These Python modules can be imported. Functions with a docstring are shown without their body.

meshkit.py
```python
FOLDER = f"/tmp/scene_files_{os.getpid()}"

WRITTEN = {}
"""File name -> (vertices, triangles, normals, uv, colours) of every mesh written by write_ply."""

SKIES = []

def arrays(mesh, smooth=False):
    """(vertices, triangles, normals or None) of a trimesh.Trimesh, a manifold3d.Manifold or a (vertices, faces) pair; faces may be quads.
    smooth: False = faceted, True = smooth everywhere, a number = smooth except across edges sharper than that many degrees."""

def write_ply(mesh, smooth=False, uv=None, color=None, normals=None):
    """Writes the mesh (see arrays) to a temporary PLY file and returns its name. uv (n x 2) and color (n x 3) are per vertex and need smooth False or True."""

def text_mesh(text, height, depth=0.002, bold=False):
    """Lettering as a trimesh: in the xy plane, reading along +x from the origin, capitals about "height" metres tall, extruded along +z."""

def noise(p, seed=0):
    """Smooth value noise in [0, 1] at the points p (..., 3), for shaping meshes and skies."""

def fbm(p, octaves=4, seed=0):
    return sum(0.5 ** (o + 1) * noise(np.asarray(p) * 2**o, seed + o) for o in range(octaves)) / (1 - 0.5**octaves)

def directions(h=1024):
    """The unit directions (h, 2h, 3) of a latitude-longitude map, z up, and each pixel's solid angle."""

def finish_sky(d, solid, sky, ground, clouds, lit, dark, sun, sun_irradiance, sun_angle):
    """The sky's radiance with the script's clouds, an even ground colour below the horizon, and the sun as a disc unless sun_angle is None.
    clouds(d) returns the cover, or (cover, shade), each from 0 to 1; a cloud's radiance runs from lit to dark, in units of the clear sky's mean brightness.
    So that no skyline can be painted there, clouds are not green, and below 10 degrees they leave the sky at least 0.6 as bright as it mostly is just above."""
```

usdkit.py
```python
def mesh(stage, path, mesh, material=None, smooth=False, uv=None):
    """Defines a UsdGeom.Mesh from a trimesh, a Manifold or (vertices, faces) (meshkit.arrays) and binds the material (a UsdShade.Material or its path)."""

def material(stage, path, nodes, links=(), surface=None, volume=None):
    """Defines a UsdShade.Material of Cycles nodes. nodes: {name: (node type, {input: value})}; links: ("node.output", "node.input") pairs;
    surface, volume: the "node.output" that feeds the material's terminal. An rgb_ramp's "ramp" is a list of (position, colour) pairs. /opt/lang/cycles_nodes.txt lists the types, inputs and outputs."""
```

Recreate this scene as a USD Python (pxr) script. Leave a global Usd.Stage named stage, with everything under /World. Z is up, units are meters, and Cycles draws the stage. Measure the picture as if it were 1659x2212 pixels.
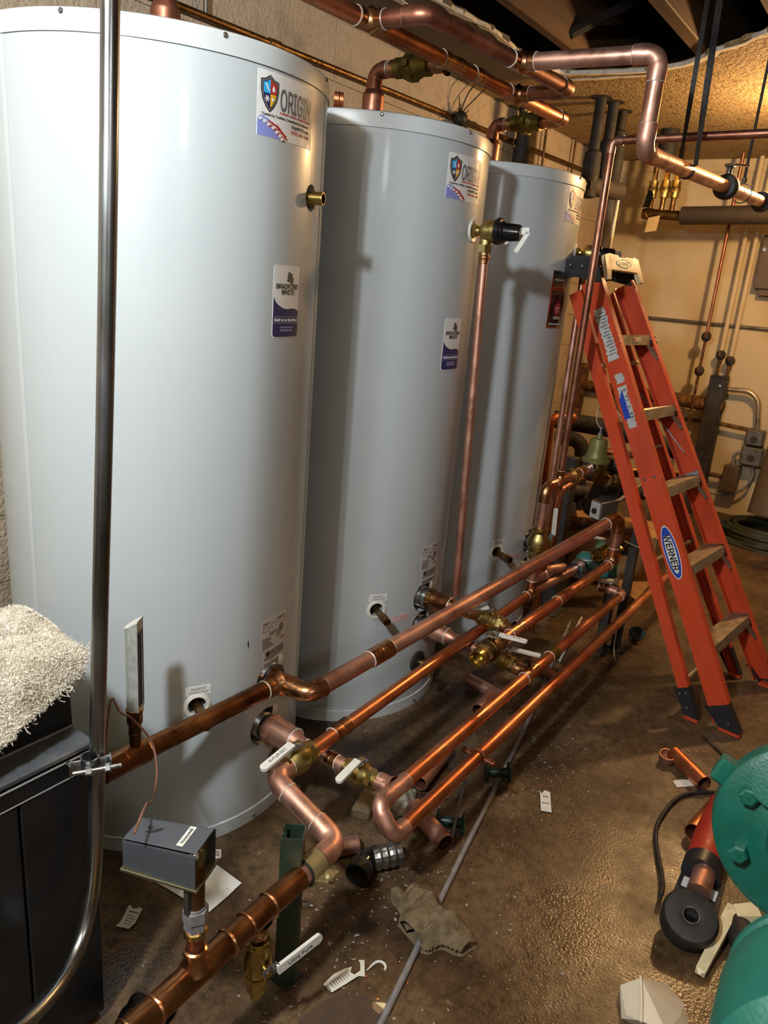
import math, random, numpy as np, trimesh, usdkit, meshkit
import manifold3d as m3
from shapely.geometry import Polygon, Point, LineString, box as sbox
from shapely import affinity
from pxr import Usd, UsdGeom, UsdLux, UsdShade, Gf, Sdf
random.seed(7); rng = np.random.default_rng(7)
PI = math.pi
stage = Usd.Stage.CreateInMemory()
UsdGeom.SetStageUpAxis(stage, 'Z'); UsdGeom.SetStageMetersPerUnit(stage, 1.0)
UsdGeom.Xform.Define(stage, '/World'); UsdGeom.Scope.Define(stage, '/World/Looks')

# ---------------------------------------------------------------- camera
CAMP = np.array([0, 0, 1.33880550])
CAMR = np.array([[0.58292195, 0.19587386, -0.78856543], [-0.80853926, 0.23588134, -0.53909577], [0.0804131, 0.95183687, 0.29587211]])
FPX, W, H = 1611.10356, 1659.0, 2212.0
cam = UsdGeom.Camera.Define(stage, '/World/camera')
M = Gf.Matrix4d(1.0)
for i in range(3): M.SetRow3(i, Gf.Vec3d(*CAMR[:, i]))
M.SetTranslateOnly(Gf.Vec3d(*CAMP))
cam.AddTransformOp().Set(M)
cam.CreateHorizontalApertureAttr(36.0); cam.CreateVerticalApertureAttr(48.0)
cam.CreateFocalLengthAttr(36.0 * FPX / W)
cam.CreateFStopAttr(11.0); cam.CreateFocusDistanceAttr(1.8)
cam.CreateClippingRangeAttr((0.02, 100.0))
cam.CreateExposureAttr(0.30)

# ---------------------------------------------------------------- lights: a white work lamp behind and left of the camera, a bare bulb at the back right, weak room light
def sphere_light(name, p, r, power, col):
    l = UsdLux.SphereLight.Define(stage, '/World/' + name)
    l.AddTranslateOp().Set(Gf.Vec3d(*p)); l.CreateRadiusAttr(r); l.CreateIntensityAttr(power); l.CreateColorAttr(Gf.Vec3f(*col)); l.CreateNormalizeAttr(True)
    return l
sphere_light('work_lamp', (-0.24, 0.60, 2.00), 0.06, 42.0, (0.91, 0.97, 1.0))
sphere_light('ceiling_bulb', (3.90, 0.50, 2.00), 0.045, 21.0, (1.0, 0.60, 0.26))
sphere_light('aisle_lamp', (-0.3, -1.5, 2.05), 0.14, 7.0, (0.95, 0.97, 1.0))
dome = UsdLux.DomeLight.Define(stage, '/World/room_glow')
dome.CreateIntensityAttr(0.012); dome.CreateColorAttr(Gf.Vec3f(1.0, .85, .7))

# ---------------------------------------------------------------- names and things
USED = {}
LOC = {}
def numbered(path):
    n = USED.get(path, 0); USED[path] = n + 1
    return path if n == 0 else '%s_%03d' % (path, n)
def meta(prim, label=None, cat=None, group=None, kind=None):
    for k, v in (('label', label), ('category', cat), ('group', group), ('kind', kind)):
        if v: prim.SetCustomDataByKey(k, v)
    return prim
def thing(name, label, cat, loc=(0, 0, 0), group=None):
    x = UsdGeom.Xform.Define(stage, numbered('/World/' + name)); x.AddTranslateOp().Set(Gf.Vec3d(*map(float, loc)))
    LOC[str(x.GetPath())] = np.array(loc, float)
    return meta(x.GetPrim(), label, cat, group)
def obj(name, mesh, mat, parent=None, smooth=32, label=None):
    if isinstance(mesh, list): mesh = join(mesh)
    base = str(parent.GetPath()) if parent is not None else '/World'
    off = LOC.get(base, np.zeros(3))
    if np.any(off):
        mesh = mesh.copy(); mesh.apply_translation(-off)
    path = numbered(base + '/' + name)
    m = usdkit.mesh(stage, path, mesh, MATS[mat] if isinstance(mat, str) else mat, smooth=smooth)
    LOC[path] = off
    if label: m.GetPrim().SetCustomDataByKey('label', label)
    return m.GetPrim()
def lone(name, mesh, mat, label, cat, group=None, kind=None, smooth=32):
    return meta(obj(name, mesh, mat, None, smooth), label, cat, group, kind)
def struct(name, mesh, mat, parent=None, smooth=32, label=None):
    o = obj(name, mesh, mat, parent, smooth)
    if parent is None: meta(o, label, None, None, 'structure')
    return o

# ---------------------------------------------------------------- materials
def lin(c):
    if isinstance(c, str): c = [int(c[i:i + 2], 16) / 255 for i in (0, 2, 4)]
    return tuple(x / 12.92 if x <= 0.04045 else ((x + 0.055) / 1.055) ** 2.4 for x in c)
MATS = {}
def mat(name, cols, rough=.5, metal=0.0, scale=6.0, detail=4.0, rvar=.08, bump=0.0, bscale=60.0, coat=0.0, ramp=None, spec=.5, stretch=None, extra=None, sheen=0):
    """One noise mixes the given colours (sRGB hex); a second one varies the gloss and makes the fine relief."""
    cols = [cols] if isinstance(cols, str) else cols
    n = {'g': ('geometry', {}), 'p': ('principled_bsdf', {'metallic': metal, 'roughness': rough, 'coat_weight': coat, 'coat_roughness': .1, 'specular_ior_level': spec})}
    l = []
    src = 'g.position'
    if stretch:
        n['mp'] = ('mapping', {'mapping_type': 'point', 'scale': stretch}); l.append(('g.position', 'mp.vector')); src = 'mp.vector'
    if len(cols) > 1:
        n['n1'] = ('noise_texture', {'scale': scale, 'detail': detail, 'roughness': .62})
        pos = ramp or list(np.linspace(.32, .68, len(cols)))
        n['r1'] = ('rgb_ramp', {'ramp': [(float(a), lin(c)) for a, c in zip(pos, cols)]})
        l += [(src, 'n1.vector'), ('n1.fac', 'r1.fac'), ('r1.color', 'p.base_color')]
    else:
        n['p'][1]['base_color'] = lin(cols[0])
    if rvar:
        n['n2'] = ('noise_texture', {'scale': scale * 2.3 + 3, 'detail': 3.0})
        n['m2'] = ('map_range', {'from_min': .3, 'from_max': .7, 'to_min': max(.02, rough - rvar), 'to_max': min(1, rough + rvar)})
        l += [(src, 'n2.vector'), ('n2.fac', 'm2.value'), ('m2.result', 'p.roughness')]
    if bump:
        n['n3'] = ('noise_texture', {'scale': bscale, 'detail': 3.0, 'roughness': .6})
        n['b3'] = ('bump', {'strength': 1.0, 'distance': bump})
        l += [(src, 'n3.vector'), ('n3.fac', 'b3.height'), ('b3.normal', 'p.normal')]
    MATS[name] = usdkit.material(stage, '/World/Looks/' + name, n, l, surface='p.BSDF')
    return MATS[name]

mat('enamel', ['acb3b7', 'b0b7ba'], .33, scale=1.5, rvar=.05, coat=.15)
mat('enamel_lid', ['b3b9bc', 'babfc1'], .36, scale=2, rvar=.05, coat=.1)
mat('seam_grey', '8e9192', .4)
mat('dark_hole', '15120f', .9, rvar=0)
mat('white_plastic', ['d8d6cf', 'cbc8bf'], .45, scale=30)
mat('copper_new', ['a35d38', 'c97e54', 'd69268'], .37, .92, scale=7, rvar=.10, bump=.0003, bscale=45)
mat('copper_pink', ['a97666', 'cc9a86', 'd9ab99'], .42, .9, scale=9, rvar=.12, bump=.0003, bscale=50)
mat('copper_old', ['5e3a22', '8a5a36', '9c6c48'], .38, 1.0, scale=8, rvar=.12, bump=.0004, bscale=70)
mat('copper_dark', ['7a4c3d', 'a16a54', 'b27f69'], .42, .9, scale=9, rvar=.1, bump=.0003, bscale=60)
mat('copper_fitting', ['8a5a3c', 'b6835c', 'c49a70'], .30, 1.0, scale=12, rvar=.12, bump=.0003, bscale=60)
mat('solder', ['c9c3ba', 'e2ddd6'], .4, .35, scale=80, rvar=.1)
mat('brass', ['8d7a42', 'b39e62', 'beaa70'], .36, 1.0, scale=14, rvar=.1, bump=.0004, bscale=180)
mat('brass_bright', ['a08a4a', 'bea766'], .28, 1.0, scale=14, rvar=.08)
mat('brass_dull', ['5c5026', '83743c', '8f8250'], .5, 1.0, scale=18, rvar=.1, bump=.0006, bscale=150)
mat('bronze_old', ['4e3a22', '745634', '86704c'], .45, 1.0, scale=20, rvar=.12, bump=.0005, bscale=120)
mat('galvanised', ['8f9294', 'b0b3b4'], .30, 1.0, scale=25, rvar=.1, bump=.0002, bscale=120)
mat('conduit_steel', ['6f7274', '8d9092', '9a9c9c'], .30, 1.0, scale=9, rvar=.10, stretch=(1, 1, .25))
mat('galvanised_soft', ['9a9f9a', 'b2b6b1', '8d928c'], .5, .3, scale=20)
mat('zinc_bolt', ['9a9c9e', 'b8babc'], .3, 1.0, scale=40)
mat('steel_rod', ['77767a', '98979a'], .5, .35, scale=30, rvar=.12)
mat('black_paint', ['141517', '1b1c1f'], .36, scale=5, rvar=.1)
mat('cabinet_deck', ['3a3d42', '44474b', '7d7568'], .42, scale=7, rvar=.1, ramp=[.4, .58, .74])
mat('cabinet_line', '6f7071', .5)
mat('black_iron', ['1c1a19', '2e2a28', '3b332c'], .6, scale=12, bump=.0006, bscale=90)
mat('black_rubber', ['161514', '262322'], .62, scale=20, bump=.0004, bscale=120)
mat('black_plastic', ['17171a', '222226'], .42, scale=10)
mat('black_gloss', ['0c0c0d', '161617'], .2, scale=10)
mat('foam_insulation', ['151210', '1f1b18'], .75, scale=14, bump=.0005, bscale=80)
mat('foam_warm', ['2f2721', '3b322a'], .75, scale=14, bump=.0005, bscale=80)
mat('rust_pipe', ['2a1c12', '5a3a1e', '7d5a2e'], .8, scale=28, bump=.002, bscale=60)
mat('ladder_orange', ['b23a1c', 'c2431f', 'a93a20'], .45, scale=6, rvar=.1, stretch=(1, 1, .3))
mat('aluminium_tan', ['8c7f6c', 'a89a84', 'b7aa96'], .42, .75, scale=16, rvar=.1)
mat('cap_tan', ['cbb48a', 'd9c49c'], .5, scale=10)
mat('grey_scuff', ['9fa0a0', 'c4c3bf'], .6, scale=40)
mat('white_paper', ['d6d3cc', 'c5c1b9'], .7, scale=18, spec=.2)
mat('dirty_paper', ['cfcdc9', 'dcdad6', '9c948b'], .7, scale=26, ramp=[.3, .6, .74], spec=.2)
mat('label_white', ['d2d2d0', 'dcdcda'], .45, scale=20)
mat('label_grey', ['b4afab', 'beb9b4'], .5, scale=20)
mat('ink_black', '1b1a22', .5, rvar=0)
mat('ink_grey', '5f5c5e', .5, rvar=0)
mat('ink_navy', '2d2c5a', .4, rvar=0)
mat('ink_purple', '9a94bd', .4, rvar=0)
mat('ink_red', 'a92d2c', .5, rvar=0)
mat('ink_pink', 'c79da0', .5, rvar=0)
mat('ink_blue', '2f9fd8', .4, rvar=0)
mat('ink_violet', '7f88c8', .4, rvar=0)
mat('ink_yellow', 'd9a72a', .4, rvar=0)
mat('ink_steel', ['4a484b', '77757a'], .4, scale=300, rvar=0)
mat('ladder_blue', '2440a8', .4, rvar=0)
mat('plaque_copper', ['a06a48', 'b98258'], .3, .9, scale=8)
mat('plaster', ['9a8d7a', 'a29684', '8f836f'], .8, scale=5, bump=.004, bscale=55, spec=.25)
mat('block_paint', ['b0a08a', 'baaa94', 'a29480'], .8, scale=6, bump=.010, bscale=75, spec=.25)
mat('back_plaster', ['c2b292', 'c6b797', 'b8a684'], .75, scale=1.6, bump=.0006, bscale=40, spec=.25)
mat('popcorn', ['8c7654', '9c8662', '7c6546'], .7, scale=12, bump=.012, bscale=60, spec=.35)
mat('soffit_board', ['5e564d', '6a6156'], .8, scale=6, bump=.001, bscale=60, spec=.2)
mat('gypsum', ['c4bcae', 'd4cdc0', 'a89a84'], .9, scale=22, bump=.002, bscale=60)
mat('joist_wood', ['3a2413', '523519', '614121'], .75, scale=5, bump=.001, bscale=40, stretch=(.15, 3, 3))
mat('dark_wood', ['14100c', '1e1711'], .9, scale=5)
mat('terry', ['cfc7b8', 'ded7ca', 'beb3a1'], .95, scale=14, bump=.004, bscale=320, spec=.1)
mat('rag_cloth', ['5f5140', '75664f', '4b3f31'], .95, scale=18, bump=.003, bscale=200, spec=.1)
mat('black_cloth', ['0f0e0e', '1c1a19'], .95, scale=30, bump=.002, bscale=200, spec=.1)
mat('box_grey', ['3b3e44', '42454b'], .42, scale=6, rvar=.06, bump=.0002, bscale=300)
mat('plate_bronze', ['5e5a44', '77735c'], .4, .8, scale=14)
mat('strut_green', ['1d2a20', '26352a', '3a4438'], .45, scale=14, rvar=.1)
mat('clamp_zinc', ['6e5f40', '8b7a55', '978863'], .5, .6, scale=18, bump=.0003)
mat('dim_wall', ['5e5548', '6a6050'], .85, scale=3)
mat('pump_green', ['06493c', '085245', '0c5d4f'], .42, scale=9, rvar=.06, bump=.0006, bscale=260, coat=.1)
mat('pump_teal', ['2f6f6a', '3d8078', '55807a'], .5, scale=14, bump=.0004, bscale=90)
mat('spool_green', ['081814', '0d2a26', '123d38'], .4, scale=18)
mat('tool_red', ['8e231a', 'a32b1e'], .5, scale=14)
mat('cream_plastic', ['c7ba94', 'd4c8a4', 'a3966f'], .55, scale=26, ramp=[.45, .6, .8])
mat('jug_white', ['cfc3ab', 'd8cdb8'], .5, scale=8)
mat('cardboard', ['8f6b42', 'a27c50', '7d5c38'], .85, scale=8, bump=.0004)
mat('green_paint_old', ['6a6a3a', '7e7c48'], .45, .3, scale=14)
mat('box_steel', ['6f6a62', '8a857c'], .4, .8, scale=14)
mat('panel_brown', ['4e4034', '594a3c'], .5, scale=6)
mat('pvc_grey', ['5a4c3d', '665747'], .45, scale=5)
mat('hose_dark', ['1d211a', '2c3226', '161814'], .6, scale=12)
mat('lever_white', ['c8c7c0', 'd8d6cf'], .4, scale=30)
mat('lever_yellow', ['c98a12', 'dba01c'], .4, scale=20)
mat('wire_brown', ['6a4638', '8b5f50'], .5, scale=30)
mat('wire_white', 'c9bb9a', .5)
mat('wire_black', '16130f', .6)
mat('flake', ['6d6658', 'a39d90'], .7, scale=60)
mat('soot', ['2a1d14', '17120e'], .9, scale=20)
mat('copper_flake', ['a55a30', 'c47a48'], .35, 1.0, scale=40)
FILM = usdkit.material(stage, '/World/Looks/film', {'t': ('transparent_bsdf', {'color': (.80, .76, .72)}), 'g': ('principled_bsdf', {'base_color': lin('8a7d72'), 'roughness': .16}), 'm': ('mix_closure', {'fac': .13})}, [('t.BSDF', 'm.closure1'), ('g.BSDF', 'm.closure2')], surface='m.closure')
MATS['film'] = FILM

# floor: wet stained concrete
def floor_material():
    n = {'g': ('geometry', {}), 'p': ('principled_bsdf', {'specular_ior_level': .42}),
         'n1': ('noise_texture', {'scale': 2.6, 'detail': 8.0, 'roughness': .66, 'distortion': .4}),
         'r1': ('rgb_ramp', {'ramp': [(.28, lin('2a2018')), (.41, lin('443324')), (.50, lin('55422d')), (.60, lin('64503a')), (.72, lin('74624c'))]}),
         'n2': ('noise_texture', {'scale': 38.0, 'detail': 5.0, 'roughness': .7}),
         'r2': ('rgb_ramp', {'ramp': [(.35, (.52, .50, .48)), (.55, (1, 1, 1)), (.72, (1.25, 1.2, 1.12))]}),
         'mx': ('mix_color', {'blend_type': 'multiply', 'fac': 1.0, 'use_clamp': False}),
         'n4': ('noise_texture', {'scale': 1.7, 'detail': 5.0, 'roughness': .6}),
         'm4': ('map_range', {'from_min': .40, 'from_max': .60, 'to_min': .13, 'to_max': .60, 'clamp': True}),
         'n5': ('noise_texture', {'scale': 150.0, 'detail': 3.0, 'roughness': .55}), 'n6': ('noise_texture', {'scale': 17.0, 'detail': 7.0, 'roughness': .72}), 'm6': ('map_range', {'from_min': .635, 'from_max': .70, 'to_min': 0.0, 'to_max': .55, 'clamp': True}), 'mx6': ('mix_color', {'blend_type': 'mix', 'b': lin('a09684')}),
         'n7': ('noise_texture', {'scale': 9.0, 'detail': 6.0, 'roughness': .7}), 'm7': ('map_range', {'from_min': .60, 'from_max': .70, 'to_min': 0.0, 'to_max': .75, 'clamp': True}), 'mx7': ('mix_color', {'blend_type': 'mix', 'b': lin('2c1d12')}),
         'b5': ('bump', {'strength': 1.0, 'distance': .0010})}
    l = [('g.position', 'n1.vector'), ('n1.fac', 'r1.fac'), ('g.position', 'n2.vector'), ('n2.fac', 'r2.fac'), ('r1.color', 'mx.a'), ('r2.color', 'mx.b'), ('g.position', 'n6.vector'), ('n6.fac', 'm6.value'), ('m6.result', 'mx6.fac'), ('mx.result', 'mx6.a'), ('g.position', 'n7.vector'), ('n7.fac', 'm7.value'), ('m7.result', 'mx7.fac'), ('mx6.result', 'mx7.a'), ('mx7.result', 'p.base_color'),
         ('g.position', 'n4.vector'), ('n4.fac', 'm4.value'), ('m4.result', 'p.roughness'), ('g.position', 'n5.vector'), ('n5.fac', 'b5.height'), ('b5.normal', 'p.normal')]
    MATS['concrete'] = usdkit.material(stage, '/World/Looks/concrete', n, l, surface='p.BSDF')
floor_material()

# ---------------------------------------------------------------- mesh tools
V = lambda *a: np.array(a, float)
def unit(v): v = np.asarray(v, float); return v / np.linalg.norm(v)
def frame(d, up=(0, 0, 1)):
    d = unit(d); u = np.asarray(up, float)
    if abs(d @ unit(u)) > .98: u = V(1, 0, 0)
    x = unit(np.cross(u, d)); return x, np.cross(d, x), d
def join(ms): return trimesh.util.concatenate([m for m in ms if m is not None])
def tm(v, f): return trimesh.Trimesh(np.asarray(v, float), np.asarray(f, int), process=False)
def lathe(prof, o, d, n=24, closed=False):
    """Revolve (radius, distance along d) points about the axis from o along d."""
    x, y, z = frame(d); a = np.linspace(0, 2 * PI, n, endpoint=False); o = np.asarray(o, float)
    v = []; idx = []
    for r, h in prof:
        if r < 1e-6: idx.append((len(v), 1)); v.append(o + z * h)
        else:
            idx.append((len(v), n)); v += list(o + z * h + r * (np.outer(np.cos(a), x) + np.outer(np.sin(a), y)))
    f = []
    seq = list(zip(idx, idx[1:] + ([idx[0]] if closed else [])))
    if not closed: seq = list(zip(idx[:-1], idx[1:]))
    else: seq = [(idx[i], idx[(i + 1) % len(idx)]) for i in range(len(idx))]
    for (i, ni), (j, nj) in seq:
        for k in range(n):
            k2 = (k + 1) % n
            if ni == 1 and nj == 1: continue
            if ni == 1: f.append((i, j + k2, j + k))
            elif nj == 1: f.append((i + k, i + k2, j))
            else: f += [(i + k, i + k2, j + k2), (i + k, j + k2, j + k)]
    m = tm(v, f)
    if m.volume < 0: m.invert()
    return m
def cyl(a, b, r, n=20, r2=None):
    a, b = V(*a), V(*b); L = np.linalg.norm(b - a); r2 = r if r2 is None else r2
    return lathe([(0, 0), (r, 0), (r2, L), (0, L)], a, b - a, n)
def ring(p, d, r, t, n=20, m=8):
    """torus"""
    return lathe([(r + t * math.cos(q), t * math.sin(q)) for q in np.linspace(0, 2 * PI, m, endpoint=False)], p, d, n, closed=True)
def hollow(a, b, r, w, n=24):
    a, b = V(*a), V(*b); L = np.linalg.norm(b - a)
    return lathe([(r - w, 0), (r, 0), (r, L), (r - w, L)], a, b - a, n, closed=True)
def hexa(a, b, r): return cyl(a, b, r, 6)
def sweep(pts, r, n=14, cap=True, up=None):
    """Tube along points; r a number or one per point."""
    P = np.asarray(pts, float); k = len(P); r = np.broadcast_to(r, k)
    T = np.gradient(P, axis=0); T /= np.linalg.norm(T, axis=1, keepdims=True)
    x, y, _ = frame(T[0], up if up is not None else (0, 0, 1)); v = []; a = np.linspace(0, 2 * PI, n, endpoint=False)
    for i in range(k):
        x = x - T[i] * (x @ T[i]); x = unit(x); y = np.cross(T[i], x)
        v += list(P[i] + r[i] * (np.outer(np.cos(a), x) + np.outer(np.sin(a), y)))
    f = []
    for i in range(k - 1):
        for j in range(n):
            j2 = (j + 1) % n; f += [(i * n + j, i * n + j2, (i + 1) * n + j2), (i * n + j, (i + 1) * n + j2, (i + 1) * n + j)]
    if cap:
        c0 = len(v); v += [P[0], P[-1]]
        for j in range(n):
            j2 = (j + 1) % n; f += [(c0, j2, j), (c0 + 1, (k - 1) * n + j, (k - 1) * n + j2)]
    return tm(v, f)
def arc(p0, c, p1, n=9, R=None):
    """Points rounding the corner c between p0 and p1 with radius R."""
    p0, c, p1 = V(*p0), V(*c), V(*p1); a, b = unit(p0 - c), unit(p1 - c)
    th = math.acos(np.clip(a @ b, -1, 1)); t = R / math.tan(th / 2)
    s, e = c + a * t, c + b * t; o = c + unit(a + b) * R / math.sin(th / 2)
    out = []
    u, w = s - o, e - o; ph = math.acos(np.clip(unit(u) @ unit(w), -1, 1))
    for q in np.linspace(0, 1, n): out.append(o + (math.sin((1 - q) * ph) * u + math.sin(q * ph) * w) / math.sin(ph))
    return out
def rounded(pts, R, n=7):
    pts = [V(*p) for p in pts]; out = [pts[0]]
    for i in range(1, len(pts) - 1):
        rr = min(R, .45 * np.linalg.norm(pts[i] - pts[i - 1]), .45 * np.linalg.norm(pts[i + 1] - pts[i]))
        out += arc(pts[i - 1], pts[i], pts[i + 1], n, rr)
    return out + [pts[-1]]
def smoothpath(pts, n=60):
    from scipy.interpolate import CubicSpline
    P = np.array(pts, float); s = np.concatenate([[0], np.cumsum(np.linalg.norm(np.diff(P, axis=0), axis=1))])
    return CubicSpline(s, P)(np.linspace(0, s[-1], n))
def hull(pts): return trimesh.convex.convex_hull(np.asarray(pts, float))
def cbox(lo, hi, c=.002, ax=None, o=None):
    """Box with chamfered edges; ax: three axes (rows) and o an origin give it an orientation."""
    lo, hi = np.minimum(lo, hi).astype(float), np.maximum(lo, hi).astype(float); c = min(c, .45 * (hi - lo).min()); p = []
    for sx in (0, 1):
        for sy in (0, 1):
            for sz in (0, 1):
                q = V(*[(lo, hi)[s][i] for i, s in enumerate((sx, sy, sz))]); s = V(*[1 - 2 * s for s in (sx, sy, sz)])
                for k in range(3):
                    w = q + s * c; w[k] = q[k]; p.append(w)
    p = np.array(p)
    if ax is not None: p = np.array(o) + p @ np.array(ax)
    return hull(p)
def prism(poly, h, ax=None, o=(0, 0, 0)):
    """Extrude a shapely polygon (or list of 2-D points) by h along the third axis."""
    if not hasattr(poly, 'exterior') and not hasattr(poly, 'geoms'): poly = Polygon(poly)
    polys = list(poly.geoms) if hasattr(poly, 'geoms') else [poly]; out = []
    for q in polys:
        if q.is_empty or q.area < 1e-12: continue
        cs = m3.CrossSection([np.array(q.exterior.coords)[:-1]] + [np.array(i.coords)[:-1] for i in q.interiors], m3.FillRule.EvenOdd)
        mm = cs.extrude(h).to_mesh(); out.append(tm(mm.vert_properties[:, :3], mm.tri_verts))
    m = join(out)
    if ax is not None:
        A = np.array(ax, float); m.vertices = np.array(o, float) + m.vertices @ A
        if np.linalg.det(A) < 0: m.invert()
    else: m.apply_translation(o)
    return m
def blob(pts, n=3):
    return hull(pts)
def text(s, h, width=None, bold=False, depth=.0004):
    m = meshkit.text_mesh(s, h, depth, bold)
    if width:
        w = m.bounds[1][0] - m.bounds[0][0]; m.apply_scale([width / w, 1, 1])
    m.apply_translation([-m.bounds[0][0], 0, 0])
    return m
def rough_patch(poly_pts, z, t, nv=10, amp=.004, seed=0):
    """A loose sheet lying on the floor: the outline of poly_pts (world xy), triangulated, slightly wavy, thickness t."""
    P = Polygon(poly_pts)
    m = prism(P, t, o=(0, 0, z))
    mm = m3.Manifold(m3.Mesh(vert_properties=m.vertices.astype(np.float32), tri_verts=m.faces.astype(np.uint32))).refine_to_length(.012)
    q = mm.to_mesh(); v = np.array(q.vert_properties[:, :3], float)
    v[:, 2] += amp * (.5 + meshkit.fbm(v * V(22, 22, 0) + seed * 3.1, 2))
    v[:, 2] += max(0, z + .0005 - v[:, 2].min())
    return tm(v, q.tri_verts)

# a pixel of the photograph and one known coordinate give a point of the room
def ray(u, v): return CAMR @ V((u - W / 2) / FPX, -(v - H / 2) / FPX, -1)
def atz(u, v, z): d = ray(u, v); return CAMP + d * ((z - CAMP[2]) / d[2])
def aty(u, v, y): d = ray(u, v); return CAMP + d * (y / d[1])
def atx(u, v, x): d = ray(u, v); return CAMP + d * (x / d[0])
def atd(u, v, t): return CAMP + ray(u, v) * t
# ================================================================ the room
XB, YL, ZC = 5.41, 2.03, 2.24
XF, YR = -1.8, -2.4
struct('floor', cbox((XF - .2, YR - .2, -.12), (XB + .2, YL + .3, 0), .001), 'concrete', label='brown stained damp concrete floor strewn with debris')
wl = struct('wall_left', cbox((XF, YL + .006, 0), (XB, YL + .2, 2.9), .001), 'plaster', label='rough painted block wall behind the row of grey tanks')
bl, bh = .40, .203
for j in range(11):
    x = XF + (0 if j % 2 else -.2)
    while x < XB - .02:
        lo, hi = max(XF, x) + .0012, min(XB - .002, x + bl) - .0012
        if hi - lo > .05:
            obj('block', cbox((lo, YL, j * bh + .0012), (hi, YL + .03, (j + 1) * bh - .0012), .0012), 'block_paint', wl, smooth=False)
        x += bl
wb = struct('wall_back', cbox((XB, YR, 0), (XB + .15, YL + .2, 2.9), .001), 'back_plaster', label='smooth cream painted back wall lit by a warm bulb')
obj('top_band', cbox((XB - .012, YR, 2.165), (XB + .01, YL, 2.24), .002), 'back_plaster', wb)
struct('wall_right', cbox((XF, YR - .15, 0), (XB, YR, 2.9), .001), 'dim_wall', label='painted wall on the camera side of the room')
struct('wall_front', cbox((XF - .15, YR, 0), (XF, YL + .2, 2.9), .001), 'dim_wall', label='painted wall behind the camera')
hole_pts = [(1.6, 1.60), (1.95, 1.63), (2.36, 1.60), (2.52, 1.585), (2.72, 1.565), (3.0, 1.59), (3.2, 1.575), (3.32, 1.55), (3.37, 1.35), (3.385, 1.156), (3.345, 1.04), (3.30, .97), (3.215, .905), (3.19, .86), (3.15, .80), (3.06, .70), (3.0, .5), (2.8, .15), (2.4, -.2), (1.7, -.2)]
def jag(pts, amp, seed, step=.045):
    P = LineString(pts + [pts[0]]); L = P.length; r = np.random.default_rng(seed); out = []
    for s in np.arange(0, L, step):
        q = P.interpolate(s); out.append((q.x + r.normal(0, amp), q.y + r.normal(0, amp)))
    return Polygon(out).buffer(.010).buffer(-.018).buffer(.008).buffer(0)
hole = jag(hole_pts, .006, 3)
room = sbox(XF, YR, XB, YL + .02); strip = sbox(XF, 1.55, 3.36, YL + .02)
ce = struct('ceiling', prism(room.difference(strip).difference(hole), .016, o=(0, 0, ZC)), 'popcorn', smooth=False, label='sprayed rough textured ceiling broken open above the pipes')
obj('ceiling_board', prism(strip.difference(hole), .016, o=(0, 0, ZC)), 'soffit_board', ce, smooth=False, label='plain dusty ceiling board along the left wall')
torn = jag([(x, y) for x, y in hole_pts], .009, 5).buffer(.022).difference(jag(hole_pts, .003, 9).buffer(-.004)).intersection(sbox(1.7, .6, 4, 1.8))
obj('torn_edge', prism(torn, .014, o=(0, 0, ZC - .004)), 'gypsum', ce, smooth=False, label='white torn plasterboard edge of the opening')
obj('torn_strip', prism(jag([(3.43, 1.18), (3.455, 1.18), (3.44, 1.58), (3.405, 1.60)], .003, 4), .006, o=(0, 0, ZC - .004)), 'gypsum', ce, smooth=False)
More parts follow.
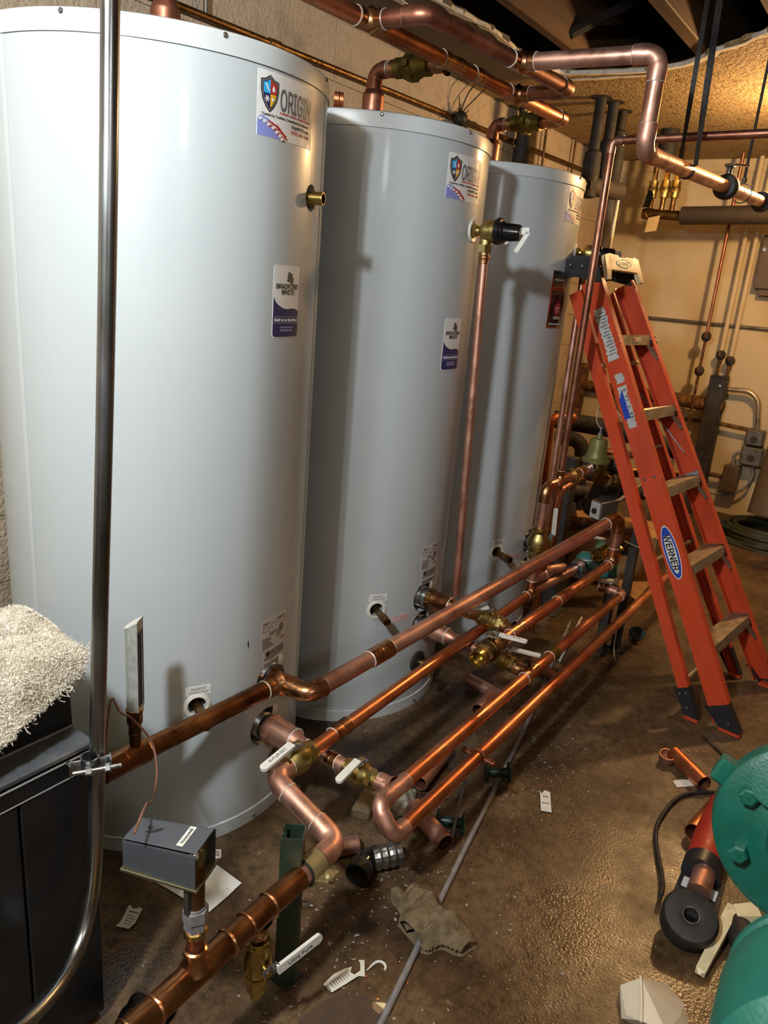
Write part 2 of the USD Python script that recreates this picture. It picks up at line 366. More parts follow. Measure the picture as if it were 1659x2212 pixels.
obj('torn_strip', prism(jag([(2.30, 1.36 + .37), (2.31, 1.70), (2.46, 1.71), (2.45, 1.725)], .002, 6), .006, o=(0, 0, ZC - .004)), 'gypsum', ce, smooth=False)
obj('torn_strip', prism(jag([(2.98, 1.50 + .2), (3.0, 1.68), (3.2, 1.66), (3.19, 1.69)], .002, 8), .006, o=(0, 0, ZC - .004)), 'gypsum', ce, smooth=False)
for i, (y, w, h, lab) in enumerate(((1.425, .042, .235, 'lit wooden joist at the left edge of the ceiling opening'), (.965, .055, .235, 'wooden joist over the middle of the ceiling opening beside the hanger straps'), (.665, .03, .06, 'thin wooden batten at the right edge of the ceiling opening'), (.50, .042, .235, 'wooden joist at the right out of the opening'), (.05, .042, .235, 'wooden joist above the camera aisle'))):
    struct('ceiling_joist', cbox((1.2, y - w / 2, 2.258), (4.2, y + w / 2, 2.258 + h), .003), 'joist_wood', label=lab)
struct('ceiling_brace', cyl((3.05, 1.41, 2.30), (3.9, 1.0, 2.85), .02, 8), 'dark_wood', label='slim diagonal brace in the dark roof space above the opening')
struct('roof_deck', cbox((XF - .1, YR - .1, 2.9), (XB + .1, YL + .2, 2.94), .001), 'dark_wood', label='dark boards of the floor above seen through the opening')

# ================================================================ storage tanks
TK = [(1.1715, 1.4765), (1.9137, 1.4765), (2.6437, 1.4765)]
RT, HT = .36, 1.739
def tp(k, a, z, off=0.0):
    a = math.radians(a); return V(TK[k][0] + (RT + off) * math.cos(a), TK[k][1] + (RT + off) * math.sin(a), z)
def td(a): a = math.radians(a); return V(math.cos(a), math.sin(a), 0)
def wrap(m, k, a0, z0, off):
    v = np.array(m.vertices); a = math.radians(a0) + v[:, 0] / RT; r = RT + off + v[:, 2]
    q = np.stack([TK[k][0] + r * np.cos(a), TK[k][1] + r * np.sin(a), z0 + v[:, 1]], 1)
    return tm(q, m.faces)
def fine(m, s=.008):
    v, f = trimesh.remesh.subdivide_to_size(np.array(m.vertices), np.array(m.faces), s, max_iter=12); return tm(v, f)
class Sticker:
    def __init__(s, parent, name, k, a0, z0, w, h, m, rad=.003, label=None, skew=0):
        s.k, s.a0, s.z0, s.skew = k, a0, z0, skew
        s.o = obj(name, s.map(fine(prism(sbox(rad, rad, w - rad, h - rad).buffer(rad, 4), .0006)), 0), m, parent, label=label)
    def map(s, mm, lvl):
        mm = mm.copy(); mm.vertices[:, 1] += s.skew * mm.vertices[:, 0]; return wrap(mm, s.k, s.a0, s.z0, .0007 * lvl)
    def add(s, name, polys, m, lvl=1, label=None):
        polys = polys if isinstance(polys, list) else [polys]
        obj(name, s.map(fine(join([prism(p, .0004) for p in polys]), .012), lvl), m, s.o, label=label)
    def text(s, t, x, y, h, m, width=None, bold=False, lvl=1, slant=0, center=False):
        mm = text(t, h, width, bold); mm.vertices[:, 0] += slant * mm.vertices[:, 1]
        w = mm.bounds[1][0] - mm.bounds[0][0]
        mm.apply_translation([x - (w / 2 if center else 0), y, 0]); obj('lettering', s.map(mm, lvl), m, s.o)
def origin_sticker(parent, k, a0, z0):
    s = Sticker(parent, 'installer_sticker', k, a0, z0, .167, .112, 'label_white', .002, label='white installer sticker with shield and lettering')
    sh = lambda g: Polygon([(0, .062), (.010, .064), (.021, .071), (.032, .064), (.042, .062), (.042, .045), (.038, .030), (.030, .018), (.021, .010), (.012, .018), (.004, .030), (0, .045)]).buffer(g)
    tr = lambda p: affinity.translate(p, .008, .034)
    s.add('shield', tr(sh(.001)), 'ink_black'); s.add('shield_border', tr(sh(-.0008)), 'ink_steel', 1.6); s.add('shield_line', tr(sh(-.004)), 'ink_black', 2.2)
    inner = sh(-.0048)
    for (lo, hi, mm) in (((-.01, .040), (.021, .09), 'ink_blue'), ((.021, .040), (.06, .09), 'ink_red'), ((-.01, -.01), (.021, .040), 'ink_navy'), ((.021, -.01), (.06, .040), 'ink_yellow')):
        s.add('shield_quarter', tr(inner.intersection(sbox(lo[0], lo[1], hi[0], hi[1])).buffer(-.0003)), mm, 2.9)
    dr = LineString([(.009, .055), (.014, .053), (.013, .049), (.018, .045)]).buffer(.0012)
    fl = Polygon([(.027, .044), (.025, .048), (.028, .055), (.030, .052), (.032, .048), (.030, .044)])
    st = [LineString([(.0135 - .005 * math.cos(t), .031 - .005 * math.sin(t)), (.0135 + .005 * math.cos(t), .031 + .005 * math.sin(t))]).buffer(.0009) for t in (0, PI / 3, 2 * PI / 3)]
    st = st[0].union(st[1]).union(st[2])
    s.add('shield_symbol', [tr(dr), tr(fl), tr(st), tr(Point(.027, .031).buffer(.003))], 'label_white', 3.5)
    s.text('ORIGIN', .056, .052, .036, 'ink_steel', .100, True, 1)
    s.text('PLUMBING · HEATING · COOLING · ELECTRIC', .056, .0455, .0034, 'ink_red', .100)
    s.text('“Guided by Tradition, Committed to Excellence”', .010, .0365, .0046, 'ink_black', .142)
    s.text('OriginPHCE.com', .090, .0265, .0062, 'ink_black', .062); s.text('(970) 648-4448', .090, .0165, .0062, 'ink_red', .064)
    s.add('blue_corner', Polygon([(0.001, .001), (.058, .001), (.054, .009), (.047, .011), (.04, .017), (.03, .021), (.02, .025), (.010, .026), (.001, .030)]), 'ink_violet')
    def lick(x, y, sc, m, lv):
        c = np.array([(0, 0), (.006, .005), (.013, .004), (.020, .0005), (.014, .0015), (.008, .0015), (.010, -.003), (.004, -.004)]) * sc
        s.add('flame', Polygon(c + V(x, y)).buffer(.0006), m, lv)
    for i, (x, y, sc) in enumerate(((.002, .030, 1.0), (.012, .027, 1.1), (.022, .023, 1.1), (.034, .019, 1.2), (.043, .013, 1.2), (.052, .008, 1.2), (.058, .003, 1.1))):
        lick(x, y, sc, 'ink_violet' if i < 2 else 'ink_red', 1.7); lick(x + .001, y - .001, sc * .55, 'label_white', 2.4)
    return s
def brand_sticker(parent, k, a0, z0, dark=False):
    if not dark:
        s = Sticker(parent, 'brand_label', k, a0, z0, .0886, .146, 'label_white', .007, label='white and navy maker label with rounded corners')
        low = Polygon([(.002, .002), (.0866, .002), (.0866, .055), (.080, .058), (.072, .060), (.062, .0605), (.052, .0595), (.042, .059), (.03, .061), (.018, .066), (.008, .073), (.002, .082)]).intersection(sbox(.009, .009, .0796, .2).buffer(.007)).buffer(0)
        s.add('navy_field', low, 'ink_navy')
        s.text('BRADFORD', .008, .100, .0095, 'ink_black', .073, True, 1, .12); s.text('WHITE', .024, .0885, .0095, 'ink_black', .044, True, 1, .12)
        fl = [affinity.skew(sbox(.043 + .0075 * i, .1145 + .0049 * j - .0012 * i, .0498 + .0075 * i - .001 * (i == 2), .1183 + .0049 * j - .0012 * i), 12, -10, origin=(.05, .12)) for i in range(3) for j in range(4) if not (i == 2 and j == 3)]
        s.add('flag_emblem', fl, 'ink_black')
        s.add('rule', [sbox(.003, .0425, .0856, .0435), sbox(.003, .0295, .0856, .0305)], 'ink_purple', 1.9)
        s.text('Built to be the Best', .006, .0335, .0062, 'label_white', .077, True, 1.9)
        s.text('For Professional', .024, .0195, .0040, 'ink_purple', .042, False, 1.9, .15); s.text('Installation Only', .024, .0135, .0040, 'ink_purple', .042, False, 1.9, .15)
    else:
        s = Sticker(parent, 'brand_label', k, a0, z0, .113, .198, 'plaque_copper', .003, label='black and copper maker label on this tank only')
        s.add('black_field', sbox(.007, .007, .106, .191), 'black_gloss')
        s.add('black_corner', sbox(.004, .165, .109, .195), 'black_gloss', .8)
        s.text('BRADFORD', .012, .164, .006, 'label_grey', .06, True, 1.9)
        s.add('copper_band', [sbox(.008, .150, .105, .1515), sbox(.008, .130, .105, .145), sbox(.008, .117, .105, .1185)], 'plaque_copper', 1.9)
        s.text('MAGNUM', .022, .132, .010, 'ink_red', .06, True, 2.6); s.text('S E R I E S', .018, .1205, .006, 'label_grey', .066, False, 1.9)
        s.add('red_seal', Point(.060, .068).buffer(.023, 12), 'ink_red', 1.9); s.text('PRO', .046, .066, .009, 'ink_pink', .028, True, 2.6); s.text('SERIES', .046, .056, .005, 'ink_pink', .028, False, 2.6)
        s.add('grey_bar', sbox(.038, .032, .088, .042), 'label_grey', 1.9)
        s.text('Built to be the Best', .012, .012, .007, 'label_white', .09, False, 1.9)
    return s
def spec_labels(parent, k, a0, z0):
    s = Sticker(parent, 'rating_label', k, a0, z0, .097, .078, 'label_grey', .0015)
    r = np.random.default_rng(5 + k); bars = []
    for x0, x1, y0, n in ((.004, .045, .004, 8), (.028, .062, .034, 3), (.055, .078, .022, 4), (.068, .092, .010, 2), (.004, .030, .066, 2), (.055, .092, .068, 2)):
        for i in range(n): bars.append(sbox(x0, y0 + i * .0036, x0 + (x1 - x0) * r.uniform(.6, 1), y0 + i * .0036 + .0016))
    s.add('small_print', bars, 'ink_grey')
    fr = [sbox(a, b, a + .022, b + .012).difference(sbox(a + .0008, b + .0008, a + .0212, b + .0112)) for a, b in ((.004, .048), (.034, .052), (.066, .055))]
    s.add('data_box', fr, 'ink_grey')
    s.add('test_mark', [Point(.074, .042).buffer(.009).difference(Point(.074, .042).buffer(.0072))], 'ink_black'); s.text('UL', .069, .0385, .007, 'ink_black', .010, True)
    s2 = Sticker(parent, 'warning_label', k, a0 + 1.2, z0 - .031, .083, .028, 'label_grey', .001)
    s2.add('warning_frame', [sbox(.010, .010, .078, .024).difference(sbox(.0115, .0115, .0765, .0225)), sbox(.013, .0125, .022, .0215)], 'ink_black')
    s2.add('small_print', [sbox(.004, .003, .07, .0045), sbox(.004, .006, .08, .0075)] + [sbox(.046, .013 + i * .003, .075, .0145 + i * .003) for i in range(3)], 'ink_grey')
    s2.text('WARNING', .024, .015, .004, 'ink_black', .02, True)
    s3 = Sticker(parent, 'warning_label', k, a0 + 1.4, z0 - .052, .081, .019, 'label_grey', .001)
    s3.add('small_print', [sbox(.004, .003 + i * .0032, .076 - .01 * (i == 0), .0047 + i * .0032) for i in range(4)], 'ink_grey')
Z_ = np.array([0, 0, 1.0])
def tnp_valve(tank, k, a, z):
    d = td(a); p = tp(k, a, z, -.004); obj('grommet', lathe([(.020, .002), (.020, .006), (.030, .008), (.033, .005), (.033, .001)], p, d, 28, closed=True), 'white_plastic', tank); v = obj('relief_valve', [lathe([(0, 0), (.016, 0), (.016, .018), (.013, .018), (.013, .026), (.024, .034), (.029, .046), (.029, .060), (.030, .062), (.030, .074), (0, .074)], p, d, 26), hexa(p + d * .004, p + d * .018, .019),
        cyl(p + d * .045, p + d * .045 - V(0, 0, .055), .0175, 20), hexa(p + d * .045 - V(0, 0, .036), p + d * .045 - V(0, 0, .056), .0205)], 'brass', tank, label='brass temperature and pressure relief valve')
    q = p + d * .074
    obj('valve_bonnet', [lathe([(0, 0), (.034, 0), (.034, .014), (.029, .016), (.029, .022), (.025, .026), (.022, .066), (.018, .072), (0, .072)], q, d, 22)] + [cbox((-.004, -.004, 0), (.004, .004, .016), .001, frame(d), q + V(0, 0, .033) @ np.eye(3))], 'black_gloss', v)
    e = q + d * .07; s = np.cross(d, V(0, 0, 1))
    def arm(q0, dirn, L, w, th=.0016):
        dirn = unit(dirn); wv = unit(np.cross(s, dirn)); return cbox((-w / 2, 0, -th / 2), (w / 2, L, th / 2), .0006, (wv, dirn, np.cross(wv, dirn)), q0)
    obj('test_lever', [arm(e - d * .006 + Z_ * .004, d + Z_ * .1, .030, .018), arm(e + d * .022 + Z_ * .004, -d * .55 - Z_, .062, .013), arm(e - Z_ * .002, -d * .8 - Z_ * .55, .050, .005)], 'lever_white', v)
    return p + d * .045 - V(0, 0, .05)
TANKDEF = [dict(o=-100, oz=1.5815, b=-91.3, bz=1.205, s=-91.2, sz=.471, aq=-117.4, pt=-70.9, up=(-84.5, .390), lo=(-87, .256), scr=(-154.9, -110.9, -62.4, -20, 60)),
           dict(o=-106, oz=1.560, b=-98.2, bz=1.105, s=-97.8, sz=.484, aq=-122.6, pt=-82.0, up=(-92.5, .388), lo=(-92.3, .288), scr=(-137.6, -95.1, -50, 30)),
           dict(o=-98.6, oz=1.583, b=-102.3, bz=1.222, s=-91, sz=.48, aq=-117.4, pt=-71.5, up=(-84.5, .390), lo=(-86, .27), scr=(-150, -88, -66, 20))]
TLAB = ['tall grey storage water heater nearest the camera, behind the upright conduit', 'tall grey storage water heater in the middle of the row of three', 'tall grey storage water heater at the far end of the row behind the ladder']
TANK = []; PTOUT = {}
for k in range(3):
    c, D = TK[k], TANKDEF[k]
    t = thing('water_heater', TLAB[k], 'water heater', (c[0], c[1], 0), 'grey storage water heaters'); TANK.append(t)
    th = [lathe([(0, .036), (RT, .036), (RT, 1.706), (0, 1.706)], (c[0], c[1], 0), (0, 0, 1), 144)]
    holes = [(D['aq'], .381, .023), (D['pt'], 1.492, .027), (*D['up'], .050), (*D['lo'], .050)]
    mm = m3.Manifold(m3.Mesh(vert_properties=th[0].vertices.astype(np.float32), tri_verts=th[0].faces.astype(np.uint32)))
    for a, z, r in holes:
        q = cyl(tp(k, a, z, -.05), tp(k, a, z, .05), r, 32)
        mm = mm - m3.Manifold(m3.Mesh(vert_properties=q.vertices.astype(np.float32), tri_verts=q.faces.astype(np.uint32)))
    q = mm.to_mesh()
    obj('jacket', tm(q.vert_properties[:, :3], q.tri_verts), 'enamel', t, smooth=20)
    for a, z, r in holes: obj('port_recess', cyl(tp(k, a, z, -.055), tp(k, a, z, -.035), r * .995, 24), 'dark_hole', t)
    R2 = RT + .0035
    obj('top_lid', lathe([(0, HT), (R2 - .010, HT), (R2 - .003, HT - .003), (R2, HT - .010), (R2, 1.700), (R2 - .006, 1.700), (R2 - .006, 1.72), (0, 1.72)], (c[0], c[1], 0), (0, 0, 1), 128), 'enamel_lid', t)
    obj('base_ring', lathe([(0, .0), (R2, .0), (R2, .036), (RT - .004, .040), (0, .040)], (c[0], c[1], 0), (0, 0, 1), 128), 'enamel_lid', t)
    for a in (-177.4, -61.0 if k else -59.0):
        obj('seam_strip', wrap(fine(prism(sbox(-.006, 0, .006, 1.66), .0012), .05), k, a, .04, .0002), 'enamel_lid', t)
    for a in D['scr']:
        obj('screw', lathe([(0, .004), (.003, .004), (.0048, .002), (.005, 0), (0, 0)], tp(k, a, 1.729, .0030), td(a), 10), 'zinc_bolt', t)
    for a in (-92.6, -128, -60):
        obj('screw', lathe([(0, .004), (.003, .004), (.0048, .002), (.005, 0), (0, 0)], tp(k, a, .014, .0030), td(a), 10), 'zinc_bolt', t)
    # aquastat well: white grommet and a brass nipple pointing out
    a = D['aq']; d = td(a); p = tp(k, a, .381)
    obj('grommet', lathe([(.021, -.002), (.021, .002), (.024, .004), (.031, .002), (.032, -.001)], p, d, 28, closed=True), 'white_plastic', t)
    obj('aquastat_well', [cyl(p - d * .04, p + d * .055, .0105, 16), hexa(p + d * .055, p + d * .072, .0135), cyl(p + d * .072, p + d * .088, .012, 14), lathe([(.0, .088), (.008, .088), (.012, .085)], p, d, 14)], 'bronze_old', t, label='old brass well nipple in the aquastat connection')
    s = Sticker(t, 'aquastat_label', k, a - 4.2, .4085, .0575, .0235, 'label_white', .001, label='small white label above the aquastat port')
    s.text('AQUASTAT', .012, .0130, .0062, 'ink_grey', .035); s.text('CONNECTION', .0075, .0040, .0062, 'ink_grey', .044)
    if k: 
        s = Sticker(t, 'pink_label', k, a + (8.5 if k == 1 else 10.0), .325 if k == 1 else .335, .074, .030 if k == 1 else .032, 'label_grey', .001, label='small pink and white label beside the well nipple'); s.add('pink_print', [sbox(.006, .005, .068, .013), sbox(.006, .016, .068, .025)], 'ink_pink')
    origin_sticker(t, k, D['o'], D['oz']); brand_sticker(t, k, D['b'], D['bz'], k == 2)
    if k < 2: spec_labels(t, k, D['s'], D['sz'])
    for nm, (a, z) in (('upper', D['up']), ('lower', D['lo'])):
        d = td(-90); p = tp(k, a, z)
        prof = [(.022, -.04), (.034, -.04)]
        for i in range(6): prof += [(.0345, -.02 + i * .004), (.0325, -.018 + i * .004)]
        obj('port_nipple', lathe(prof + [(.034, .006), (.034, .012 if (k, nm) == (0, 'upper') else .020), (.022, .012 if (k, nm) == (0, 'upper') else .020)], p, d, 28, closed=True), 'galvanised', t, label='threaded galvanised outlet nipple')
        obj('insulation_scrap', trimesh.Trimesh(*[np.array(q) for q in (lambda h: (h.vertices, h.faces))(hull([tp(k, a + x * 8, z + y, .0015 * w) for x, y, w in ((.45, .022, 1), (.85, .012, 1), (.9, .04, 1), (.55, .048, 1), (.6, .03, 3), (.8, .03, 3))]))]), 'white_paper', t)
    if k == 0:
        a = D['pt']; d = td(a); p = tp(k, a, 1.492)
        obj('relief_nipple', [lathe([(.0105, -.03), (.0135, -.03), (.0135, .026), (.0130, .028), (.0105, .028)], p, d, 22, closed=True)], 'brass_bright', t, label='open brass nipple in the empty relief valve port')
        obj('dent_mark', hull([tp(0, -97.4 + x, .505 + y, w) for x, y, w in ((0, .012, .0004), (.35, .0, .0004), (0, -.012, .0004), (-.35, 0.004, .0004), (0, 0, .0012))]), 'ink_black', t)
        s = Sticker(t, 'clear_tape', 0, -67.0, 1.455, .03, .05, 'label_grey', .001)
    else:
        PTOUT[k] = tnp_valve(t, k, D['pt'], 1.492)
# ================================================================ pipework
def run(t, pts, r, m='copper_new', mf='copper_fitting', Rb=1.45, wall=None, rings=True, cup=1.5, ends=(0, 0), grow=1.13):
    """A pipe with soldered elbows: every straight length, elbow and solder ring is a part of t. ends: 1 = open cut end."""
    P = [V(*p) for p in pts]; n = len(P); trims = [0] * n
    for i in range(1, n - 1):
        a, b, c = P[i - 1], P[i], P[i + 1]; R = r * Rb
        th = math.acos(np.clip(unit(a - b) @ unit(c - b), -1, 1)); trims[i] = R / math.tan(th / 2)
        A = arc(a, b, c, 9, R); d0, d1 = unit(b - a), unit(c - b); cl = min(r * cup, .4 * np.linalg.norm(b - a) , .4 * np.linalg.norm(c - b))
        path = [A[0] - d0 * cl] + [A[0] - d0 * cl * .98] + A + [A[-1] + d1 * cl * .98, A[-1] + d1 * cl]
        rad = [r * grow] * 2 + [r * grow] + [r * 1.06] * (len(A) - 2) + [r * grow] * 3
        e = obj('elbow', sweep(path, rad, 20), mf, t)
        if rings:
            for q, d in ((A[0] - d0 * cl, d0), (A[-1] + d1 * cl, d1)): obj('solder_ring', ring(q, d, r * 1.03, r * .085, 20, 6), 'solder', t)
    for i in range(n - 1):
        d = unit(P[i + 1] - P[i]); a, b = P[i] + d * trims[i], P[i + 1] - d * trims[i + 1]
        if (i == 0 and ends[0]) or (i == n - 2 and ends[1]): obj('pipe', hollow(a, b, r, r * .09), m, t)
        else: obj('pipe', cyl(a, b, r, 22), m, t)
def coupling(t, p, d, r, L=None, m='copper_fitting', rings=True, name='coupling'):
    d = unit(d); L = L or r * 3.2; p = V(*p)
    obj(name, lathe([(r * .98, -L / 2), (r * 1.13, -L / 2 + r * .05), (r * 1.13, -r * .12), (r * 1.09, 0), (r * 1.13, r * .12), (r * 1.13, L / 2 - r * .05), (r * .98, L / 2)], p, d, 24), m, t)
    if rings:
        for s in (-1, 1): obj('solder_ring', ring(p + d * s * L / 2, d, r * 1.03, r * .085, 20, 6), 'solder', t)
def tee(t, p, d, b, r, rb=None, L=None, lb=None, m='copper_fitting', rings=True):
    rb = rb or r; d, b = unit(d), unit(b); p = V(*p); L = L or r * 4.6; lb = lb or r * 2.4
    obj('tee', [lathe([(r * .98, -L / 2), (r * 1.13, -L / 2 + r * .05), (r * 1.13, -L * .28), (r * 1.07, -L * .24), (r * 1.07, L * .24), (r * 1.13, L * .28), (r * 1.13, L / 2 - r * .05), (r * .98, L / 2)], p, d, 24),
                lathe([(rb * 1.5, r * .55), (rb * 1.15, r * 1.15), (rb * 1.07, lb * .6), (rb * 1.13, lb * .68), (rb * 1.13, lb * .98), (rb * .98, lb)], p, b, 22)], m, t)
    if rings:
        for s in (-1, 1): obj('solder_ring', ring(p + d * s * L / 2, d, r * 1.03, r * .085, 20, 6), 'solder', t)
        obj('solder_ring', ring(p + b * lb, b, rb * 1.03, rb * .085, 20, 6), 'solder', t)
def prisec(t, name, prof, p, d, m, n=26, **k): return obj(name, lathe(prof, p, d, n), m, t, **k)
def ball_valve(name, label, p, d, r, up, hdir, hl=.10, m='brass', lever='lever_white', txt=None, group=None, open_end=None, L=None, hw=.018, drop=.0):
    """Two-piece brass ball valve centred on p along d; stem along up, lever pointing along hdir."""
    d, up, h = unit(d), unit(up), unit(hdir); p = V(*p); L = L or r * 5.4; t = thing(name, label, 'valve', p, group)
    prof = [(r * .95, -L / 2), (r * 1.28, -L / 2), (r * 1.28, -L * .33), (r * 1.18, -L * .31), (r * 1.55, -L * .16), (r * 1.72, -L * .04), (r * 1.72, L * .10), (r * 1.5, L * .14), (r * 1.5, L * .2), (r * 1.2, L * .27), (r * 1.3, L * .31), (r * 1.3, L / 2), (r * .95, L / 2)]
    if open_end: prof = [(r * .8, -L * .35)] + prof[0:1] + prof[1:-1] + [(r * .95, L / 2), (r * .9, L * .3)]
    b = prisec(t, 'valve_body', prof, p, d, m, smooth=22)
    obj('hex_collar', hexa(p + d * L * .26, p + d * L * .40, r * 1.52), m, t); obj('hex_collar', hexa(p - d * L * .44, p - d * L * .34, r * 1.45), m, t)
    s = p + up * r * 1.5; obj('valve_stem', [cyl(s, s + up * r * .75, r * .55, 14), cyl(s + up * r * .7, s + up * r * 1.1, r * .32, 10)], m, t)
    obj('stem_nut', hexa(s + up * r * .78, s + up * r * 1.0, r * .48), 'zinc_bolt', t)
    q = s + up * r * .74; side = np.cross(up, h); kn = r * 1.3
    a = q + h * kn + up * r * .45
    hd = obj('lever', [cbox((-r * .6, -hw * .62, -.0012), (kn, hw * .62, .0012), .0008, (h, side, up), q), cbox((-.002, -hw * .6, -.0012), (np.linalg.norm(a - (q + h * kn * .92)) + .002, hw * .6, .0012), .0008, (unit(a - (q + h * kn * .92)), side, np.cross(unit(a - (q + h * kn * .92)), side)), q + h * kn * .92)], 'zinc_bolt', t)
    hh = unit(h - up * drop); sl = prism(sbox(-.004, -hw / 2, hl, hw / 2).buffer(.0).union(Point(hl, 0).buffer(hw / 2, 8)), .007, (hh, side, np.cross(hh, side)), a - np.cross(hh, side) * .003)
    g = obj('lever_sleeve', sl, lever, t)
    if txt:
        mm = text(txt, hw * .42, hl * .62); mm.vertices = (a + np.cross(hh, side) * .0042) + (mm.vertices + V(hl * .2, -hw * .2, 0)) @ np.array((hh, side, np.cross(hh, side)))
        obj('lettering', mm, 'ink_grey', t)
    return t
X, Y, Z = V(1, 0, 0), V(0, 1, 0), V(0, 0, 1)
rA, rC, rT = .0215, .0176, .0205

# --- upper header at the bottom of the tanks: old brown length, jog, long new length climbing to the far drop
A0, A1 = V(.738, 1.106, .385), V(1.206, 1.0835, .388); A2, A3 = V(1.206, .998, .388), V(2.705, .785, .572); B3 = V(2.705, .785, .385)
tA = thing('copper_header_pipe', 'thick brown copper pipe carrying the thermometer, running low across the nearest tank', 'pipe', A0)
dA = unit(A1 - A0); obj('pipe', cyl(A0, A1 - dA * .03, rA, 24), 'copper_old', tA)
coupling(tA, A0 + dA * .035, dA, rA * 1.06, .10, 'copper_old', False, 'thermometer_tee'); obj('end_cap', lathe([(0, -.006), (rA * .9, -.004), (rA * 1.12, .002), (rA * 1.12, .03), (rA, .031)], A0 - dA * .018, dA, 24), 'copper_old', tA)
obj('solder_ring', ring(A0 + dA * .087, dA, rA * 1.1, .0016), 'copper_fitting', tA)
tee(tA, A1, Y, -dA, rA, L=.088, lb=.055)
tA2 = thing('copper_header_pipe', 'long reddish copper pipe, highest of the low parallel pipes, ending in the far drop', 'pipe', A2)
run(tA2, [A1 - Y * .03, A2, A3, B3 + Z * .02], rA, 'copper_pink', 'copper_fitting')
dB = unit(A3 - A2); coupling(tA2, A2 + dB * .245, dB, rA, .075); coupling(tA2, A3 - dB * .08, dB, rA, .05)
# --- pipe B: from the open valve to the far drop
B0 = V(1.79, .79, .385)
tB = thing('copper_header_pipe', 'copper pipe ending in an open brass valve, second highest of the low parallel pipes', 'pipe', B0)
run(tB, [B0, B3], rC, 'copper_new'); dB2 = unit(B3 - B0)
tee(tB, (1.895, .79, .385), X, Y, rC, lb=.05); coupling(tB, (2.225, .789, .385), X, rC, .06); tee(tB, B3, X, Z, rC, rA * .98, lb=.06); obj('end_cap', lathe([(0, .004), (rC * .9, .003), (rC * 1.1, -.002), (rC * 1.1, -.02)], B3 + X * .045, X, 20), 'copper_fitting', tB)
obj('pipe', cyl(B3 + X * .03, B3 + V(.045, 0, 0), rC, 18), 'copper_new', tB)
ball_valve('ball_valve', 'brass valve with open threaded end facing the camera and white lever', (1.735, .79, .385), -X, .0185, Z, V(.2, -.97, 0), .066, 'bronze_old', txt='1-1/4', open_end=True, L=.12, hw=.016)
obj_t = thing('brass_adapter', 'shiny open brass adapter screwed into the end of the valve below the middle tank', 'fitting', (1.67, .79, .385))
obj('bore_sleeve', hollow((1.655, .79, .385), (1.69, .79, .385), .0235, .004, 26), 'brass_bright', obj_t); obj('hex_collar', hexa((1.684, .79, .385), (1.70, .79, .385), .029), 'brass', obj_t)
obj('bore_end', cyl((1.695, .79, .385), (1.70, .79, .385), .019, 18), 'brass_dull', obj_t)
# --- branch of the middle tank, upper port, to pipe B
def branch(name, label, k, port, yend, z1, r=.0176, pink=False, valve=None, vup=Z, vh=X, vl=.085, vtxt=None, vlabel=None, big=.031, drop=0):
    a, z0 = TANKDEF[k][port]; p = tp(k, a, z0); x = p[0]; t = thing(name, label, 'pipe', p)
    e = V(x, yend, z1); d = unit(e - p); mm = 'copper_pink' if pink else 'copper_fitting'
    obj('hex_adapter', [lathe([(0, .014), (big, .014), (big * 1.04, .018), (big * 1.04, .034), (big * .95, .036)], p, d, 28), hexa(p + d * .018, p + d * .034, big * 1.1)], 'bronze_old' if not pink else 'copper_pink', t)
    obj('reducer', lathe([(big * .9, .034), (big * .97, .036), (big * .97, .072), (big * .92, .076), (big * .92, .098), (big * .86, .102), (r * 1.15, .116), (r * 1.15, .135), (r, .136)], p, d, 28), mm, t)
    for s in (.100, .136): obj('solder_ring', ring(p + d * s, d, big * .9 if s < .11 else r * 1.06, .0018), 'solder', t)
    L = np.linalg.norm(e - p); obj('pipe', cyl(p + d * .12, e, r, 20), 'copper_pink' if pink else 'copper_new', t)
    if valve:
        q = p + d * (p[1] - valve) / -d[1]
        coupling(t, q - d * .085, d, r, .03, rings=True, name='adapter')
        ball_valve('ball_valve', vlabel, q, d, r, vup, vh, vl, 'brass', txt=vtxt, drop=drop)
    return t
branch('tank_outlet_pipe', 'short copper outlet with reducer from the upper port of the middle tank', 1, 'up', .81, .387, .0165, False, .872, Z, V(-.75, .66, 0), .075, None, 'brass valve between the middle tank and the copper pipes, lever pointing at the tank')
# --- pipe C : carries the first white lever valve, rises at the far end
C0, C1 = V(1.003, .913, .312), V(2.36, .95, .312)
F1, F0 = V(.985, .718, .268), V(.30, .698, .272)
tC = thing('copper_header_pipe', 'bright copper pipe third of the low parallel pipes, passing under the tank outlets', 'pipe', C0)
run(tC, [C0 + X * .09, C1], rC, 'copper_new'); dC = unit(C1 - C0)
tee(tC, C1, dC, Z, rC, lb=.05); coupling(tC, C0 + dC * .235, dC, rC, .06, rings=True)
P1 = V(2.72, .925, .312); obj('pipe', cyl(C1 + dC * .02, P1, rC, 18), 'copper_pink', tC)
tR = thing('copper_riser', 'copper riser with elbow in front of the far tank, leading to the pressure valve', 'pipe', C1)
R1, R2_ = V(2.36, .95, .705), V(2.665, .925, .728)
run(tR, [C1 + Z * .03, R1, R2_], rC * 1.05, 'copper_pink', 'copper_fitting'); dR = unit(R2_ - R1)
q = R1 + dR * .095; tee(tR, q, dR, Z, rC, .0125, L=.075, lb=.04)
coupling(tR, R1 + dR * .205, dR, rC, .045, 'brass_bright', False, 'union'); coupling(tR, R1 + dR * .255, dR, rC, .03)
obj('union_nut', hexa(R1 + dR * .185, R1 + dR * .21, rC * 1.55), 'brass', tR)
ball_valve('ball_valve', 'brass valve on the riser in front of the far tank with its lever standing upright', (2.36, .95, .505), -Z, .0215, unit(V(.8, -.6, 0)), V(.12, .1, 1), .085, 'brass', L=.115)
